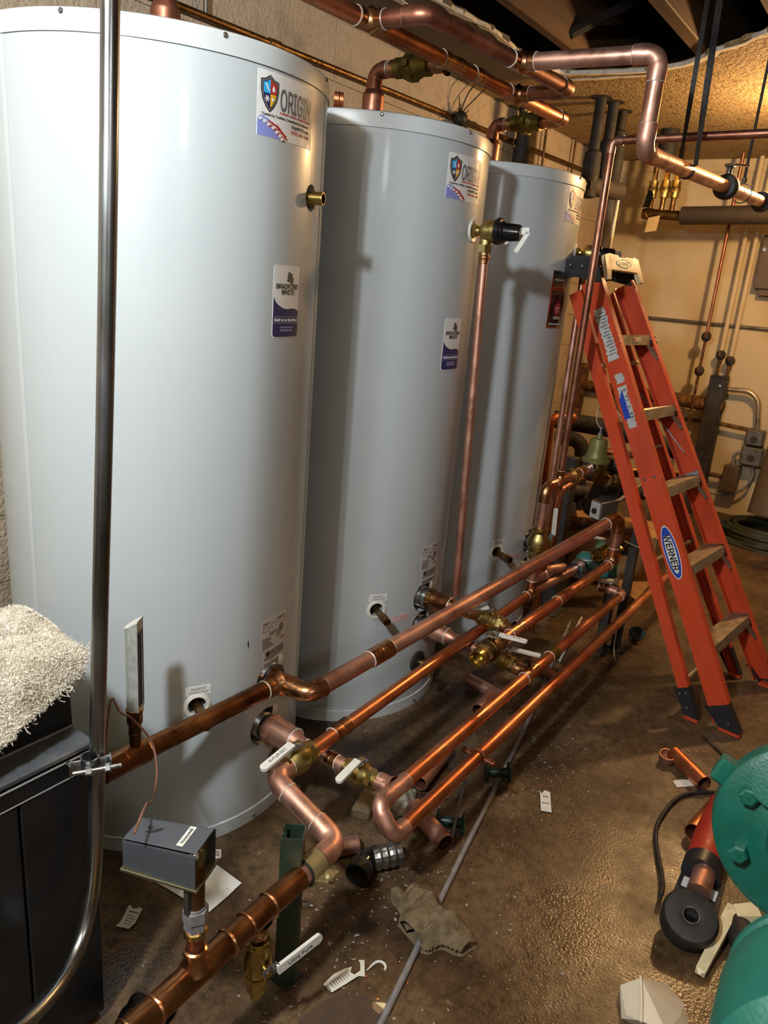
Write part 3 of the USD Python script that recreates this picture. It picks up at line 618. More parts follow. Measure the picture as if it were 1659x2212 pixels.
# --- elbow assembly from F up to C with valve
tF = thing('copper_main_pipe', 'thick copper pipe crossing the lower left foreground with tees, clamped to the green strut', 'pipe', F0)
run(tF, [F0, F1, C0, C0 + X * .05], rA, 'copper_pink', 'copper_pink', grow=1.1)
dF = unit(F1 - F0)
for s, mm in ((.11, 'copper_old'), (.185, 'copper_fitting'), (.235, 'copper_fitting'), (.385, 'copper_fitting'), (.43, 'copper_fitting'), (.485, 'copper_fitting')):
    obj('press_bead', ring(F0 + dF * s, dF, rA * 1.02, rA * .17, 24, 8), mm, tF)
obj('pipe_sleeve', cyl(F0 + dF * .19, F0 + dF * .57, rA * 1.045, 24), 'copper_old', tF); obj('pipe_sleeve', cyl(F0 - dF * .05, F0 + dF * .19, rA * 1.02, 24), 'bronze_old', tF)
obj('tee_branch', lathe([(rA * 1.2, rA * .6), (.0175, rA * 1.2), (.0165, .040), (.0185, .043), (.0185, .050), (.015, .052)], F0 + dF * .315, Z, 22), 'copper_fitting', tF)
obj('drain_branch', lathe([(.024, rA * .6), (.016, rA * 1.2), (.015, .036), (.0165, .038), (.0165, .046), (.012, .048)], F0 + dF * .462, -Z, 20), 'copper_fitting', tF)
ball_valve('ball_valve', 'brass valve with lettered white lever under the nearest tank, beside its lower port', (1.082, .9155, .312), X, .0185, Z, V(-1, 0, 0), .080, 'brass', txt='UltraPure', L=.10, hw=.02, drop=.15)
# --- pipe D and U bend and pipe E
D0, D1 = V(1.128, .724, .268), V(2.728, .728, .268); E0, E1 = V(1.128, .676, .212), V(3.45, .692, .208)
tD = thing('copper_header_pipe', 'copper pipe with U-bend at its near end and tees to the lower tank valves', 'pipe', D0)
run(tD, [D1 + V(.0, .09, 0), D1, D0, E0, E0 + X * .055], rC, 'copper_new', 'copper_pink', Rb=1.25)
tee(tD, (1.197, .7245, .268), X, Y, rC, lb=.045, m='copper_pink'); tee(tD, (1.895, .7265, .268), X, Y, rC, lb=.05); coupling(tD, (2.06, .727, .268), X, rC, .05, 'brass_dull')
coupling(tD, D1 + V(0, .075, 0), Y, rC, .035, 'copper_fitting'); obj('white_tag', cbox((D1[0] - .004, .775, .29), (D1[0] + .03, .80, .303), .002), 'white_plastic', tD)
tE = thing('copper_header_pipe', 'outermost low copper pipe running past the ladder foot, held by a split ring hanger', 'pipe', E0)
run(tE, [E0 + X * .05, E1], rC, 'copper_new')
for s in (0,): 
    q = V(1.505, .6786, .2115)
    obj('hanger_ring', [ring(q, X, rC * 1.14, .0035, 24, 8), cbox((1.499, .632, .208), (1.511, .660, .215), .001), cbox((1.499, .697, .208), (1.511, .727, .215), .001)], 'copper_dark', tE, label='copper coloured split ring hanger'); obj('ring_screw', [cyl((1.505, .640, .203), (1.505, .640, .222), .0035, 8), cyl((1.505, .717, .203), (1.505, .717, .222), .0035, 8)], 'copper_fitting', tE)
branch('tank_outlet_pipe', 'pink copper outlet with large adapter and reducer from the lower port of the nearest tank', 0, 'lo', .735, .268, .0165, True, .815, Z, V(-1, 0, 0), .062, None, 'brass valve with stubby white lever between the nearest tank and the U-bend pipe', .034, drop=.2)
branch('tank_outlet_pipe', 'copper outlet with reducer from the lower port of the middle tank', 1, 'lo', .74, .270, .0165, True, .815, Z, V(.25, -.97, .0), .075, None, 'brass valve below the middle tank with long white lever pointing away', .030)
for x, y, h, n, lab in ((.878, .742, .345, 'strut_post', 'dark green steel channel post holding the foreground copper pipe'),):
    t = thing(n, lab, 'post', (x, y, 0)); w = .041
    prof = Polygon([(-w / 2, -w / 2), (w / 2, -w / 2), (w / 2, w / 2), (w / 2 - .013, w / 2), (w / 2 - .013, w / 2 - .007), (w / 2 - .0105, w / 2 - .007), (w / 2 - .0105, w / 2 - .0026), (w / 2 - .0026, w / 2 - .0026), (w / 2 - .0026, -w / 2 + .0026), (-w / 2 + .0026, -w / 2 + .0026), (-w / 2 + .0026, w / 2 - .0026), (-w / 2 + .0105, w / 2 - .0026), (-w / 2 + .0105, w / 2 - .007), (-w / 2 + .013, w / 2 - .007), (-w / 2 + .013, w / 2), (-w / 2, w / 2)])
    obj('channel', prism(prof, h, (X * .85 + Y * .53, -X * .53 + Y * .85, Z), (x, y, .006)), 'strut_green', t, smooth=False)
    obj('base_plate', cbox((x - .024, y - .024, 0), (x + .024, y + .024, .006), .001), 'strut_green', t); obj('bolt', lathe([(0, .012), (.007, .010), (.008, 0), (0, 0)], (x + .0, y - .03, .20), -Y + X, 10), 'zinc_bolt', t)
t = thing('pipe_clamp', 'tan two-piece strut clamp wrapped round the foreground copper pipe', 'clamp', (.905, .70, .27)); q = F0 + dF * .603
obj('clamp_half', [lathe([(rA * 1.02, -.019), (rA * 1.32, -.019), (rA * 1.32, .019), (rA * 1.02, .019)], q, dF, 26, closed=True), cbox((-.019, -.030, -.004), (.019, .004, .004), .0015, (X, Y * .9 - Z * .43, Y * .43 + Z * .9), q + V(0, -.028, -.004)), lathe([(0, .012), (.007, .012), (.012, .007), (.013, 0), (0, 0)], q + V(0, -.045, .003), Z - Y * .5, 14)], 'clamp_zinc', t)
obj('clamp_liner', lathe([(rA * 1.0, -.023), (rA * 1.16, -.023), (rA * 1.16, .023), (rA * 1.0, .023)], q, dF, 26, closed=True), 'black_rubber', t); obj('clamp_half', cbox((-.017, .0, -.003), (.017, .03, .003), .001, (X, Y * .95 + Z * .3, -Y * .3 + Z * .95), q + V(0, .022, .012)), 'clamp_zinc', t)
# drain valve hanging under the foreground pipe
q = F0 + dF * .462
tv = ball_valve('ball_valve', 'brass drain valve hanging under the foreground pipe with its lettered white lever turned outward', q + V(0, 0, -.105), -Z, .0155, unit(V(-.25, -.95, .1)), V(1, -.2, .12), .085, 'brass_bright', txt='Ultra Pure', L=.105, hw=.018)
obj('drain_plug', [hexa(q - Z * .155, q - Z * .172, .018), lathe([(0, .0), (.009, .002), (.012, .006), (.012, .02), (0, .02)], q - Z * .192, Z, 14)], 'brass', tv)
# flow switch box on its brass stem
q = F0 + dF * .315; t = thing('flow_switch', 'dark grey flow switch box on a brass stem above the foreground copper pipe', 'flow switch', q + Z * .04)
obj('stem', [cyl(q + Z * .04, q + Z * .082, .0135, 20), lathe([(.0135, .078), (.0165, .08), (.0175, .086), (.0165, .092), (.0135, .094)], q, Z, 22)], 'copper_dark', t)
obj('stem_collar', lathe([(.0165, .078), (.0185, .080), (.0185, .090), (.0165, .092)], q, Z, 22), 'brass_bright', t)
obj('stem_nut', [hexa(q + Z * .094, q + Z * .108, .0185), hexa(q + Z * .111, q + Z * .130, .020), cyl(q + Z * .09, q + Z * .135, .0155, 16)], 'steel_rod', t)
obj('stem_tube', cyl(q + Z * .13, q + Z * .195, .014, 18), 'bronze_old', t); obj('stem_strap', cbox((-.004, -.005, .13), (.004, .005, .195), .001, o=q + V(-.016, .0, 0), ax=np.eye(3)), 'black_iron', t)
bx = unit(V(.345, -.94, 0)); by = V(-bx[1], bx[0], 0); o = q + V(-.008, .052, .186); Lb, Wb, Hb = .062, .032, .064
box = prism(Polygon([(-Wb, 0), (Wb, 0), (Wb, Hb - .008), (Wb - .0025, Hb - .0025), (Wb - .008, Hb), (-Wb + .008, Hb), (-Wb + .0025, Hb - .0025), (-Wb, Hb - .008)]).difference(sbox(-Wb + .002, -.01, Wb - .002, Hb - .002)), 2 * Lb, (by, Z, bx), o - bx * Lb)
TAP = lambda m: (setattr(m, 'vertices', (lambda v: o + np.outer((v - o) @ bx, bx) + np.outer((v - o) @ by * (.88 + .12 * ((v - o) @ bx + Lb) / (2 * Lb)), by) + np.outer((v - o) @ Z * (.78 + .22 * ((v - o) @ bx + Lb) / (2 * Lb)), Z))(np.array(m.vertices))), m)[1]
obj('cover', [TAP(m_) for m_ in [box, prism(Polygon([(-Wb + .001, .001), (Wb - .001, .001), (Wb - .001, Hb - .004), (-Wb + .001, Hb - .004)]), .002, (by, Z, bx), o - bx * Lb)]], 'box_grey', t, smooth=25)
obj('base_plate', cbox((-Lb - .002, -Wb - .002, -.006), (Lb + .004, Wb + .002, .0), .001, (bx, by, Z), o), 'plate_bronze', t); e = obj('end_plate', cbox((Lb - .012, -Wb + .003, 0), (Lb - .009, Wb - .003, Hb - .006), .001, (bx, by, Z), o), 'plate_bronze', t)
obj('knockout', lathe([(0, .002), (.013, .002), (.014, 0), (0, 0)], o + bx * (Lb - .009) + Z * .028, bx, 20), 'plate_bronze', e); obj('corner_clip', cbox((Lb - .006, -Wb + .003, Hb - .016), (Lb - .002, -Wb + .014, Hb - .006), .001, (bx, by, Z), o), 'lever_white', t)
bo = Polygon([(-.012, -.006), (.002, -.004), (.010, .004), (.012, .009), (.004, .006), (-.002, .001)]).union(Point(-.010, .006).buffer(.004))
obj('emblem', TAP(prism(bo, .0012, (bx, by, Z), o + bx * -.025 + Z * Hb)), 'ink_black', t); nb = obj('nameplate', TAP(cbox((-.0055, -.022, 0), (.0055, .022, .0016), .0004, (bx, by, Z), o + bx * .030 + Z * Hb)), 'lever_white', t)
mm = text('Honeywell', .0055, .034, True); mm.vertices = o + bx * .033 + Z * (Hb + .0016) + (mm.vertices - V(.017, 0, 0)) @ np.array((by, -bx, Z)); obj('lettering', TAP(mm), 'ink_black', nb)
# thermometer on pipe A
q = A0 + dA * .062; t = thing('pipe_thermometer', 'upright industrial thermometer with wedge shaped metal case on the brown pipe', 'thermometer', q + Z * .02)
obj('well', [cyl(q + Z * .018, q + Z * .048, .0115, 18), lathe([(.0115, .048), (.013, .05), (.013, .053), (.0115, .055)], q, Z, 18), cyl(q + Z * .05, q + Z * .075, .0125, 18), hexa(q + Z * .074, q + Z * .102, .0155), lathe([(.0145, .1), (.017, .102), (.017, .107), (.0145, .109)], q, Z, 18)], 'bronze_old', t)
ax = unit(V(.52, -.85, 0)); ay = V(-ax[1], ax[0], 0)
foot = [(-.017, -.010), (-.004, -.016), (.017, -.013), (.017, .016), (-.006, .018), (-.017, .008)]
hb = prism(Polygon([(-.014, -.006), (-.004, -.015), (.014, -.015), (.014, .015), (-.004, .015), (-.014, .006)]), .185, (ax, ay, Z), q + Z * .107)
cut = hb.vertices[:, 2] > q[2] + .2; l = (hb.vertices - q) @ ax; hb.vertices[cut, 2] += .010 * (l[cut] / .014)
obj('case', hb, 'aluminium_grey', t, smooth=20) if 'aluminium_grey' in MATS else obj('case', hb, 'galvanised_soft', t, smooth=20)
obj('scale_plate', cbox((.0141, -.0115, .012), (.0155, .0115, .172), .0005, (ax, ay, Z), q + Z * .107), 'black_plastic', t); obj('top_cap', hull([q + Z * .291 + ax * a * 1.06 + ay * b * 1.06 + Z * (.010 * a / .014 + w) for a, b in ((-.014, -.006), (-.004, -.015), (.014, -.015), (.014, .015), (-.004, .015), (-.014, .006)) for w in (0, .003)]), 'lever_white', t)
obj('scale_marks', [cbox((.0155, .002, .02 + i * .018), (.0158, .009, .0215 + i * .018), .0001, (ax, ay, Z), q + Z * .107) for i in range(8)], 'ink_grey', t); obj('glass_tube', cyl(q + ax * .0165 + Z * .12, q + ax * .0165 + Z * .272, .0014, 8), 'ink_grey', t)
lone('sensor_wire', sweep(smoothpath([aty(212, 1700, 1.06), aty(235, 1535, 1.05), aty(243, 1508, 1.045), aty(254, 1530, 1.045), aty(275, 1545, 1.06), aty(288, 1556, 1.075), aty(320, 1590, 1.06), aty(337, 1640, 1.03), aty(338, 1680, 1.0), aty(322, 1735, .9), aty(300, 1775, .78), aty(290, 1800, .765)], 90), .0021, 8), 'wire_brown', 'thin brown sensor wire looping from the thermometer down to the grey switch box', 'wire')
# --- overhead pipework
z = 1.91
tT = thing('overhead_pipe', 'overhead copper pipe feeding the tank tops, closest to the wall', 'pipe', (1.2, 1.24, z))
run(tT, [(1.0, 1.262, z), (2.645, 1.192, z), (2.645, 1.27, z)], rT, 'copper_new', 'copper_fitting', ends=(0, 0))
dT = unit(V(2.645, 1.192, z) - V(1.0, 1.262, z)); on = lambda x: V(x, 1.262 + (x - 1.0) * dT[1] / dT[0], z)
for x, b in ((1.575, -Y), (1.925, Y), (2.285, -Y)): tee(tT, on(x), dT, b, rT)
coupling(tT, on(2.06), dT, rT, .05)
tT2 = thing('overhead_pipe', 'overhead copper loop running beside the wall pipe with its far end turned back', 'pipe', (1.6, 1.08, z))
run(tT2, [on(1.575) - Y * .03, (1.582, 1.078, z), (2.275, 1.022, z), on(2.285) - Y * .03], rT, 'copper_dark', 'copper_dark'); dT2 = unit(V(2.275, 1.022, z) - V(1.582, 1.078, z))
tee(tT2, V(1.582, 1.078, z) + dT2 * .40, dT2, -Y, rT); t3 = V(1.582, 1.078, z) + dT2 * .40
tT3 = thing('overhead_pipe', 'overhead copper pipe dropping in a Z and running right, hung on two straps', 'pipe', t3)
G1, G2, G3 = V(t3[0] + .03, .688, z), V(t3[0] + .03, .688, 1.693), aty(1659, 442, .66); G3 = G2 + (G3 - G2) * 1.25
run(tT3, [t3 - Y * .03, G1, G2, G3], rT * 1.02, 'copper_pink', 'copper_pink'); dG = unit(G3 - G2)
gp = lambda u: min((G2 + dG * s for s in np.linspace(0, 2.2, 400)), key=lambda q: abs((W / 2 + FPX * ((q - CAMP) @ CAMR[:, 0]) / -((q - CAMP) @ CAMR[:, 2])) - u))
q = gp(1568); obj('valve_disc', lathe([(rT, -.028), (.034, -.026), (.040, -.012), (.040, .012), (.034, .026), (rT, .028)], q, dG, 26), 'black_iron', tT3, label='dark coupling with a silver lever'); obj('lever', [cyl(q + Z * .035, q + Z * .062, .010, 12), cbox((-.016, -.014, .060), (.016, .014, .070), .002, (dG, np.cross(Z, dG), Z), q), cbox((.01, -.006, .068), (.075, .006, .073), .001, (unit(dG * .8 - Y * .6), np.cross(Z, unit(dG * .8 - Y * .6)), Z), q)], 'galvanised', tT3)
q = gp(1645); obj('valve_disc', lathe([(rT, -.022), (.036, -.02), (.039, 0), (.036, .02), (rT, .022)], q, dG, 26), 'black_iron', tT3)
def strap(name, label, top, bot, w, th=.0015, holes=True, m='black_iron', wn=None):
    t = thing(name, label, 'strap', bot); d = unit(bot - top); s = unit(np.cross(d, wn if wn is not None else V(-.75, -.6, 0))); L = np.linalg.norm(bot - top)
    n_ = np.cross(d, s); R = []
    for q in np.linspace(0, 1, 25):
        th_ = 1.35 * np.clip((q - .25) / .6, 0, 1); e = s * math.cos(th_) + n_ * math.sin(th_); f_ = np.cross(d, e); c = top + d * L * q; R.append([c + e * a * w / 2 + f_ * b * th / 2 for a, b in ((-1, -1), (1, -1), (1, 1), (-1, 1))])
    vv = np.array(R).reshape(-1, 3); ff = [(4 * i + j, 4 * i + (j + 1) % 4, 4 * i + 4 + (j + 1) % 4, 4 * i + 4 + j) for i in range(24) for j in range(4)]; ff = [x for a in ff for x in ((a[0], a[1], a[2]), (a[0], a[2], a[3]))] + [(0, 2, 1), (0, 3, 2), (96, 97, 98), (96, 98, 99)]
    obj('strap_band', tm(vv, ff), m, t, smooth=False)
    if holes: obj('strap_hole', [cyl(top + d * a - np.cross(d, s) * (th * .5 + .0003), top + d * a + np.cross(d, s) * (th * .5 + .0003), w * .14, 8) for a in np.arange(.04, L * .3, .030)], 'zinc_bolt', t)
    return t
q = gp(1483); ht = aty(1545, -40, q[1] + .02)
for i, (uo, du, wd) in enumerate(((0, 0, .016), (-.028, -.03, .012))):
    a = V(2.98 + uo, .93 + uo, 2.40); b = q + V(0, .022 if i == 0 else -.0, .0)
    st = strap('hanger_strap', ('wider perforated black hanger strap from the ceiling opening to the Z-shaped pipe', 'narrower perforated black hanger strap behind the wider one')[i], aty((1556, 1530)[i], -10, .70 + .03 * i), q + np.cross(Z, dG) * (-rT - .002 if i == 0 else rT + .002) + Z * .01, wd * 1.15)
    obj('strap_loop', sweep([q + dG * (.0 if i == 0 else -.004) + rT * 1.07 * (np.cross(Z, dG) * math.cos(a) + Z * math.sin(a)) for a in np.linspace(PI * 1.02, 2 * PI * 1.0, 14)], .0026, 8), 'black_iron', st)
q = gp(1602); tr = thing('rod_hanger', 'threaded rod with ring hanger holding the dropped pipe near the right edge', 'hanger', q)
top = V(q[0], q[1], ZC); obj('rod', cyl(q + Z * .045, top + Z * .3, .005, 10), 'black_iron', tr); obj('hanger_ring', [ring(q, dG, rT * 1.55, .002, 22, 6), hexa(q + Z * .034, q + Z * .05, .009)], 'galvanised', tr)
for k in range(3):
    c = TK[k]; x = c[0] + .012; t = thing('tank_riser', ('thick copper riser cut off by the top edge on the nearest tank', 'copper riser with bell reducer on top of the middle tank', 'copper riser with brass nipple on top of the far tank')[k], 'pipe', (x, c[1], HT))
    obj('nipple', [cyl((x, c[1], HT - .004), (x, c[1], HT + .052), .026, 22), hexa((x, c[1], HT + .026), (x, c[1], HT + .048), .034)], 'brass' if k == 2 else 'copper_dark', t)
    obj('bell_reducer', lathe([(.026, .048), (.0315, .050), (.0315, .104), (.0305, .110), (.0245, .119), (.0235, .123), (.0235, .138), (rT, .139)], (x, c[1], HT), Z, 26), 'copper_dark', t)
    zt = (2.06, z, z)[k]; yt = 1.25
    run(t, [(x, c[1], HT + .125), (x, c[1], z), (on(x) if k < 2 else V(x, 1.24, z)) + Y * .03], rT, 'copper_dark', 'copper_dark')
    coupling(t, (x, c[1] - .075, z), Y, rT, .035)
    cv = thing('check_valve', ('bronze check valve beside the riser of the nearest tank', 'bronze check valve with cast letters over the middle tank', 'bronze check valve over the far tank')[k], 'valve', (x, 1.345, z))
    obj('valve_body', [lathe([(rT * 1.02, -.058), (rT * 1.3, -.056), (rT * 1.3, -.034), (rT * 1.2, -.032), (rT * 1.7, -.016), (rT * 1.78, .0), (rT * 1.55, .022), (rT * 1.3, .030), (rT * 1.35, .056), (rT * 1.02, .058)], (x, 1.345, z), -Y, 24)], 'brass_dull', cv); obj('hex_collar', hexa((x, 1.36, z), (x, 1.335, z), rT * 1.95), 'brass_dull', cv); obj('hinge_boss', [cyl((x, 1.352, z + .02), (x, 1.352, z + .042), .016, 14), cyl((x - .045, 1.345, z), (x + .045, 1.345, z), .009, 10)], 'brass_dull', cv)
    mm = text('125', .012, .026, True); mm.vertices = V(x - rT * 1.62, 1.352, z - .006) + mm.vertices @ np.array((-Y, Z, -X)); obj('lettering', mm, 'brass', cv)
# relief drain pipes
for k in (1, 2):
    a = PTOUT[k]; b = aty(984, 1285, 1.05) if k == 1 else a - V(0, 0, 1.0); t = thing('relief_drain_pipe', ('copper drain pipe hanging from the relief valve of the middle tank', 'copper drain pipe hanging from the relief valve of the far tank')[k - 1], 'pipe', a)
    d = unit(b - a); obj('pipe', hollow(a, b, .0125, .0012, 20), 'copper_pink', t); obj('press_adapter', [lathe([(.0125, -.002), (.0145, .0), (.0145, .014), (.0165, .017), (.0165, .022), (.0142, .025), (.0142, .036), (.0125, .037)], a, d, 22)], 'copper_fitting', t)
# small pipe standing on the riser tee
S0 = R1 + dR * .095; t = thing('copper_small_pipe', 'thin copper pipe rising from the riser tee and turning right under the ceiling', 'pipe', S0)
S1 = V(S0[0], S0[1], 1.805); run(t, [S0 + Z * .03, S1, (S1[0] + .02, -.55, 1.83)], .0122, 'copper_dark', 'copper_pink', rings=False)
t = thing('copper_small_pipe', 'thin copper pipe hanging below the riser behind the brass valve', 'pipe', S0 - Z * .05); obj('pipe', cyl(S0 - Z * .02, V(S0[0], S0[1] + .02, .12), .012, 16), 'copper_new', t)
t = thing('copper_stub', 'open copper stub lying on the rear of the middle tank top', 'pipe', (1.72, 1.58, HT + .018)); obj('pipe', hollow(atz(722, 214, HT + .02), atz(742, 216, HT + .02) , .017, .0016), 'copper_new', t); obj('rim', ring(atz(733, 215, HT + .02), unit(atz(742, 216, HT + .02) - atz(722, 214, HT + .02)), .017, .0012), 'copper_fitting', t)
# ================================================================ stepladder leaning closed against the far tank
LO = V(2.69877, .17781, 0); LU = V(.04898732, .48605678, .87255318); LA = V(.99438168, -.10580822, .00311352); LB = V(.09383664, .86749837, -.48850922)
LW = lambda d: .4583 - .1175 * d; LS0, LSS = .300, .276
lp = lambda a, d, b: LO + LA * a + LU * d + LB * b
tl = thing('stepladder', 'orange fibreglass stepladder with tan aluminium steps leaning folded against the far tank', 'ladder', LO)
def bar(P0, P1, sect, u, v):
    """Sweep a 2-D section (in axes u, v) straight from P0 to P1, where P1 may carry a scaled section."""
    n = len(sect); a = [P0 + u * s[0] + v * s[1] for s in sect]; b = [P1 + u * s[0] + v * s[1] for s in sect]
    m = prism(Polygon(sect), 1.0); L = np.linalg.norm(P1 - P0); vv = np.array(m.vertices)
    m.vertices = P0 + np.outer(vv[:, 0], u) + np.outer(vv[:, 1], v) + np.outer(vv[:, 2], P1 - P0)
    if m.volume < 0: m.invert()
    return m
def chan(w, f, t, s): return [(0, 0), (s * f, 0), (s * f, t), (s * t, t), (s * t, w - t), (s * f, w - t), (s * f, w), (0, w)]
def foot_cut(m):
    v = np.array(m.vertices); v[:, 2] = np.maximum(v[:, 2], .012); m.vertices = v; return m
TB = unit(LB * math.cos(.27) + LU * math.sin(.27)); DT = 1.62
for s in (-1, 1):
    p0, p1 = lp(s * (LW(.04) / 2 + .008), .04, 0), lp(s * (LW(DT) / 2 + .008), DT, 0)
    obj('front_rail', foot_cut(bar(p0, p1, chan(.075, .030, .004, -s), LA, LB)), 'ladder_orange', tl, smooth=False)
    r0, r1 = V(*(lp(s * (LW(0) / 2 + .010), 0, 0)[:2] + V(.0, .150)), .0), lp(s * (LW(DT) / 2 + .004), DT - .01, .105)
    RU = unit(r1 - r0); RB = unit(np.cross(RU, LA)); RB = RB if RB[1] > 0 else -RB
    obj('rear_rail', foot_cut(bar(r0 - RB * .02, r1 - RB * .02, chan(.047, .026, .004, -s), LA, RB)), 'ladder_orange', tl, smooth=False)
    for nm, q, dd, bb, w, f in (('front', lp(s * (LW(0) / 2 + .010), 0, -.002), LU, LB, .079, .034), ('rear', r0 - RB * .022 + LA * s * .002, RU, RB, .051, .030)):
        b = foot_cut(bar(q, q + dd * .115, chan(w, f, .005, -s), LA, bb)); ft = obj('foot', b, 'black_plastic', tl, smooth=False, label='black plastic foot boot')
        lo = np.array(b.vertices)[np.array(b.vertices)[:, 2] < .0125]
        if len(lo) > 3: obj('foot_pad', hull(np.vstack([lo * V(1, 1, 0) + V(0, 0, .001), lo * V(1, 1, 0) + V(0, 0, .0125)])), 'ladder_orange', ft, smooth=False)
        for (da, ba) in ((.04, .25), (.045, .75)) if nm == 'front' else ((.035, .5), (.085, .3), (.085, .7)):
            obj('rivet', lathe([(0, .004), (.004, .003), (.0058, 0), (0, 0)], q + dd * (da + .012) + bb * w * ba, LA * s, 10), 'zinc_bolt', ft)
for k in range(5):
    d = LS0 + LSS * k; w = LW(d) / 2 + .004; L0 = lp(0, d, .002)
    sec = Polygon([(0, 0), (.072, 0), (.072, -.026), (.069, -.026), (.069, -.003), (.003, -.003), (.003, -.036), (0, -.036)])
    up2 = unit(LU * math.cos(.27) - LB * math.sin(.27))
    st = obj('step', prism(sec, 2 * w, (TB, up2, -LA), L0 + LA * w), 'aluminium_tan', tl, smooth=False)
    for i in range(9): obj('tread_rib', cbox((-w + .006, .006 + i * .007, 0), (w - .006, .009 + i * .007, .0015), .0005, (LA, TB, np.cross(LA, TB) if np.cross(LA, TB)[2] > 0 else -np.cross(LA, TB)), L0), 'aluminium_tan', st, smooth=False) if k < 4 else None
    for s in (-1, 1):
        a, b = lp(s * (w - .045), d - .026, .012), lp(s * (w - .004), d - .092, .006)
        obj('step_brace', hull([q + LA * e + LB * g for q in (a, b) for e in (-.004, .004) for g in (0, .012)]), 'aluminium_tan', tl, smooth=False)
        for dd in (.008, .028): obj('rivet', lathe([(0, .003), (.003, .002), (.004, 0), (0, 0)], lp(s * (w - .012 + .018), d - dd, -.0005), -LB, 8), 'zinc_bolt', tl) if k in (3, 4) else None
        obj('step_rivet', lathe([(0, .002), (.003, .0015), (.0042, 0), (0, 0)], lp(s * w * .72, d - .018, .001), -TB, 8), 'steel_rod', st)
    if k == 4:
        o = L0 + LA * -.03 - TB * .0012 - up2 * .026; lb = obj('step_label', cbox((0, 0, 0), (.062, .017, .001), .0003, (LA, up2, -TB), o), 'cap_tan', st)
        obj('red_badge', cbox((.002, .002, .001), (.018, .015, .0013), .0001, (LA, up2, -TB), o), 'ink_red', lb); obj('small_print', cbox((.022, .003, .001), (.055, .0045, .0013), .0001, (LA, up2, -TB), o), 'ink_grey', lb); obj('small_print', cbox((.022, .008, .001), (.058, .0095, .0013), .0001, (LA, up2, -TB), o), 'ink_grey', lb)
# top cap: tan front, black ends
CB = unit(LB * math.cos(.44) + LU * math.sin(.44)); CU = unit(LU - LB * .13); w = LW(1.62) / 2 + .016
c0 = lp(0, 1.598, -.008)
capp = Polygon([(-w, 0), (-w + .026, 0), (-w + .042, .036), (w - .042, .036), (w - .026, 0), (w, 0), (w - .012, .086), (w - .05, .093), (w - .055, .088), (.03, .088), (.03, .084), (-.03, .084), (-.03, .09), (-w + .05, .093), (-w + .012, .086)])
cp = obj('top_cap', prism(capp, .014, (LA, CU, np.cross(LA, CU)), c0 - LB * .004), 'cap_tan', tl, smooth=False, label='tan front of the ladder top with embossed oval')
cf = -np.cross(LA, CU); cf = cf if cf[1] < 0 else -cf; cu = CU; fo = c0 - LB * .004
zz = max((np.array(prism(capp, .014, (LA, cu, np.cross(LA, cu)), fo).vertices) - fo) @ cf) + .0002
el = affinity.scale(Point(0, 0).buffer(1, 20), .060, .0150); fr3 = (LA, cu, cf) if np.linalg.det(np.array((LA, cu, cf))) > 0 else (LA, cu, cf)
obj('oval_rim', prism(el.difference(affinity.scale(el, .93, .86)), .0016, fr3, fo + cu * .062 + cf * zz), 'grey_scuff', cp); obj('oval_field', prism(affinity.scale(el, .84, .74), .0008, fr3, fo + cu * .062 + cf * zz), 'aluminium_tan', cp)
mm = text('WERNER', .0125, .080, True, .0015); mm.vertices = fo + cu * .0558 + cf * zz + (mm.vertices - V(.040, 0, -.0008)) @ np.array(fr3); obj('lettering', mm, 'cap_tan', cp)
for s in (-1, 1):
    sd = Polygon([(0, 0), (.03, .0), (.10, .02), (.152, .012), (.165, .06), (.155, .080), (.13, .072), (.09, .095), (0, .088)])
    e = obj('cap_end', prism(sd, .012, (CB, CU, np.cross(CB, CU)), c0 + LA * s * (w - .002) + LB * .008 + (LA * -.012 if s * (np.cross(CB, CU) @ LA) > 0 else 0)), 'black_plastic', tl, smooth=False, label='black end plate of the ladder top')
    for (a, b) in ((.055, .055), (.10, .06), (.135, .035)): obj('rivet', lathe([(0, .004), (.004, .003), (.0055, 0), (0, 0)], c0 + LA * s * (w + .010) + LB * .008 + CB * a + CU * b, LA * s, 10), 'zinc_bolt', e)
obj('cap_deck', prism(Polygon([(-w, 0), (w, 0), (w, .15), (-w, .15)]), .006, (LA, CB, np.cross(LA, CB)), c0 + CU * .080 + LB * .012), 'black_plastic', tl, smooth=False)
for k, d in enumerate((.20, .62, 1.0, 1.33)):
    a = lp(-LW(d) / 2, d, .13 - .012 * k); b = lp(LW(d) / 2, d, .13 - .012 * k); obj('rear_brace', cyl(a, b, .009, 10), 'aluminium_tan', tl)
for s in (-1, 1): obj('spreader', hull([lp(s * (LW(.95) / 2 - .02), .95, .03) + LU * e + LA * g for e in (-.006, .006) for g in (0, .004)] + [lp(s * (LW(1.2) / 2 - .02), 1.22, .115) + LU * e + LA * g for e in (-.006, .006) for g in (0, .004)]), 'steel_rod', tl)
obj('spreader_bracket', cbox((-.05, -.012, 0), (.03, .012, .004), .001, (LB, LU, -LA), lp(LW(.86) / 2 - .001, .86, .05)), 'steel_rod', tl)
def web(d, b): return lp(-(LW(d) / 2 + .008), d, b)
WA = (unit(LB), unit(web(1, 0) - web(0, 0)), -LA)
def web_patch(name, pts, m, par=None, h=.0012, off=0.0):
    P = np.array(pts); o = web(0, 0) - LA * (.0004 + off); return obj(name, prism(Polygon(P).buffer(0), h, WA, o), m, par or tl, smooth=False)
r0 = np.random.default_rng(2)
def torn(b0, b1, d0, d1, sd, n=26):
    r = np.random.default_rng(sd); out = []
    for i in range(n): out.append((b0 + r.uniform(0, .008), d0 + (d1 - d0) * i / (n - 1)))
    for i in range(n): out.append((b1 - r.uniform(0, .008), d1 - (d1 - d0) * i / (n - 1)))
    return Polygon(out).buffer(0)
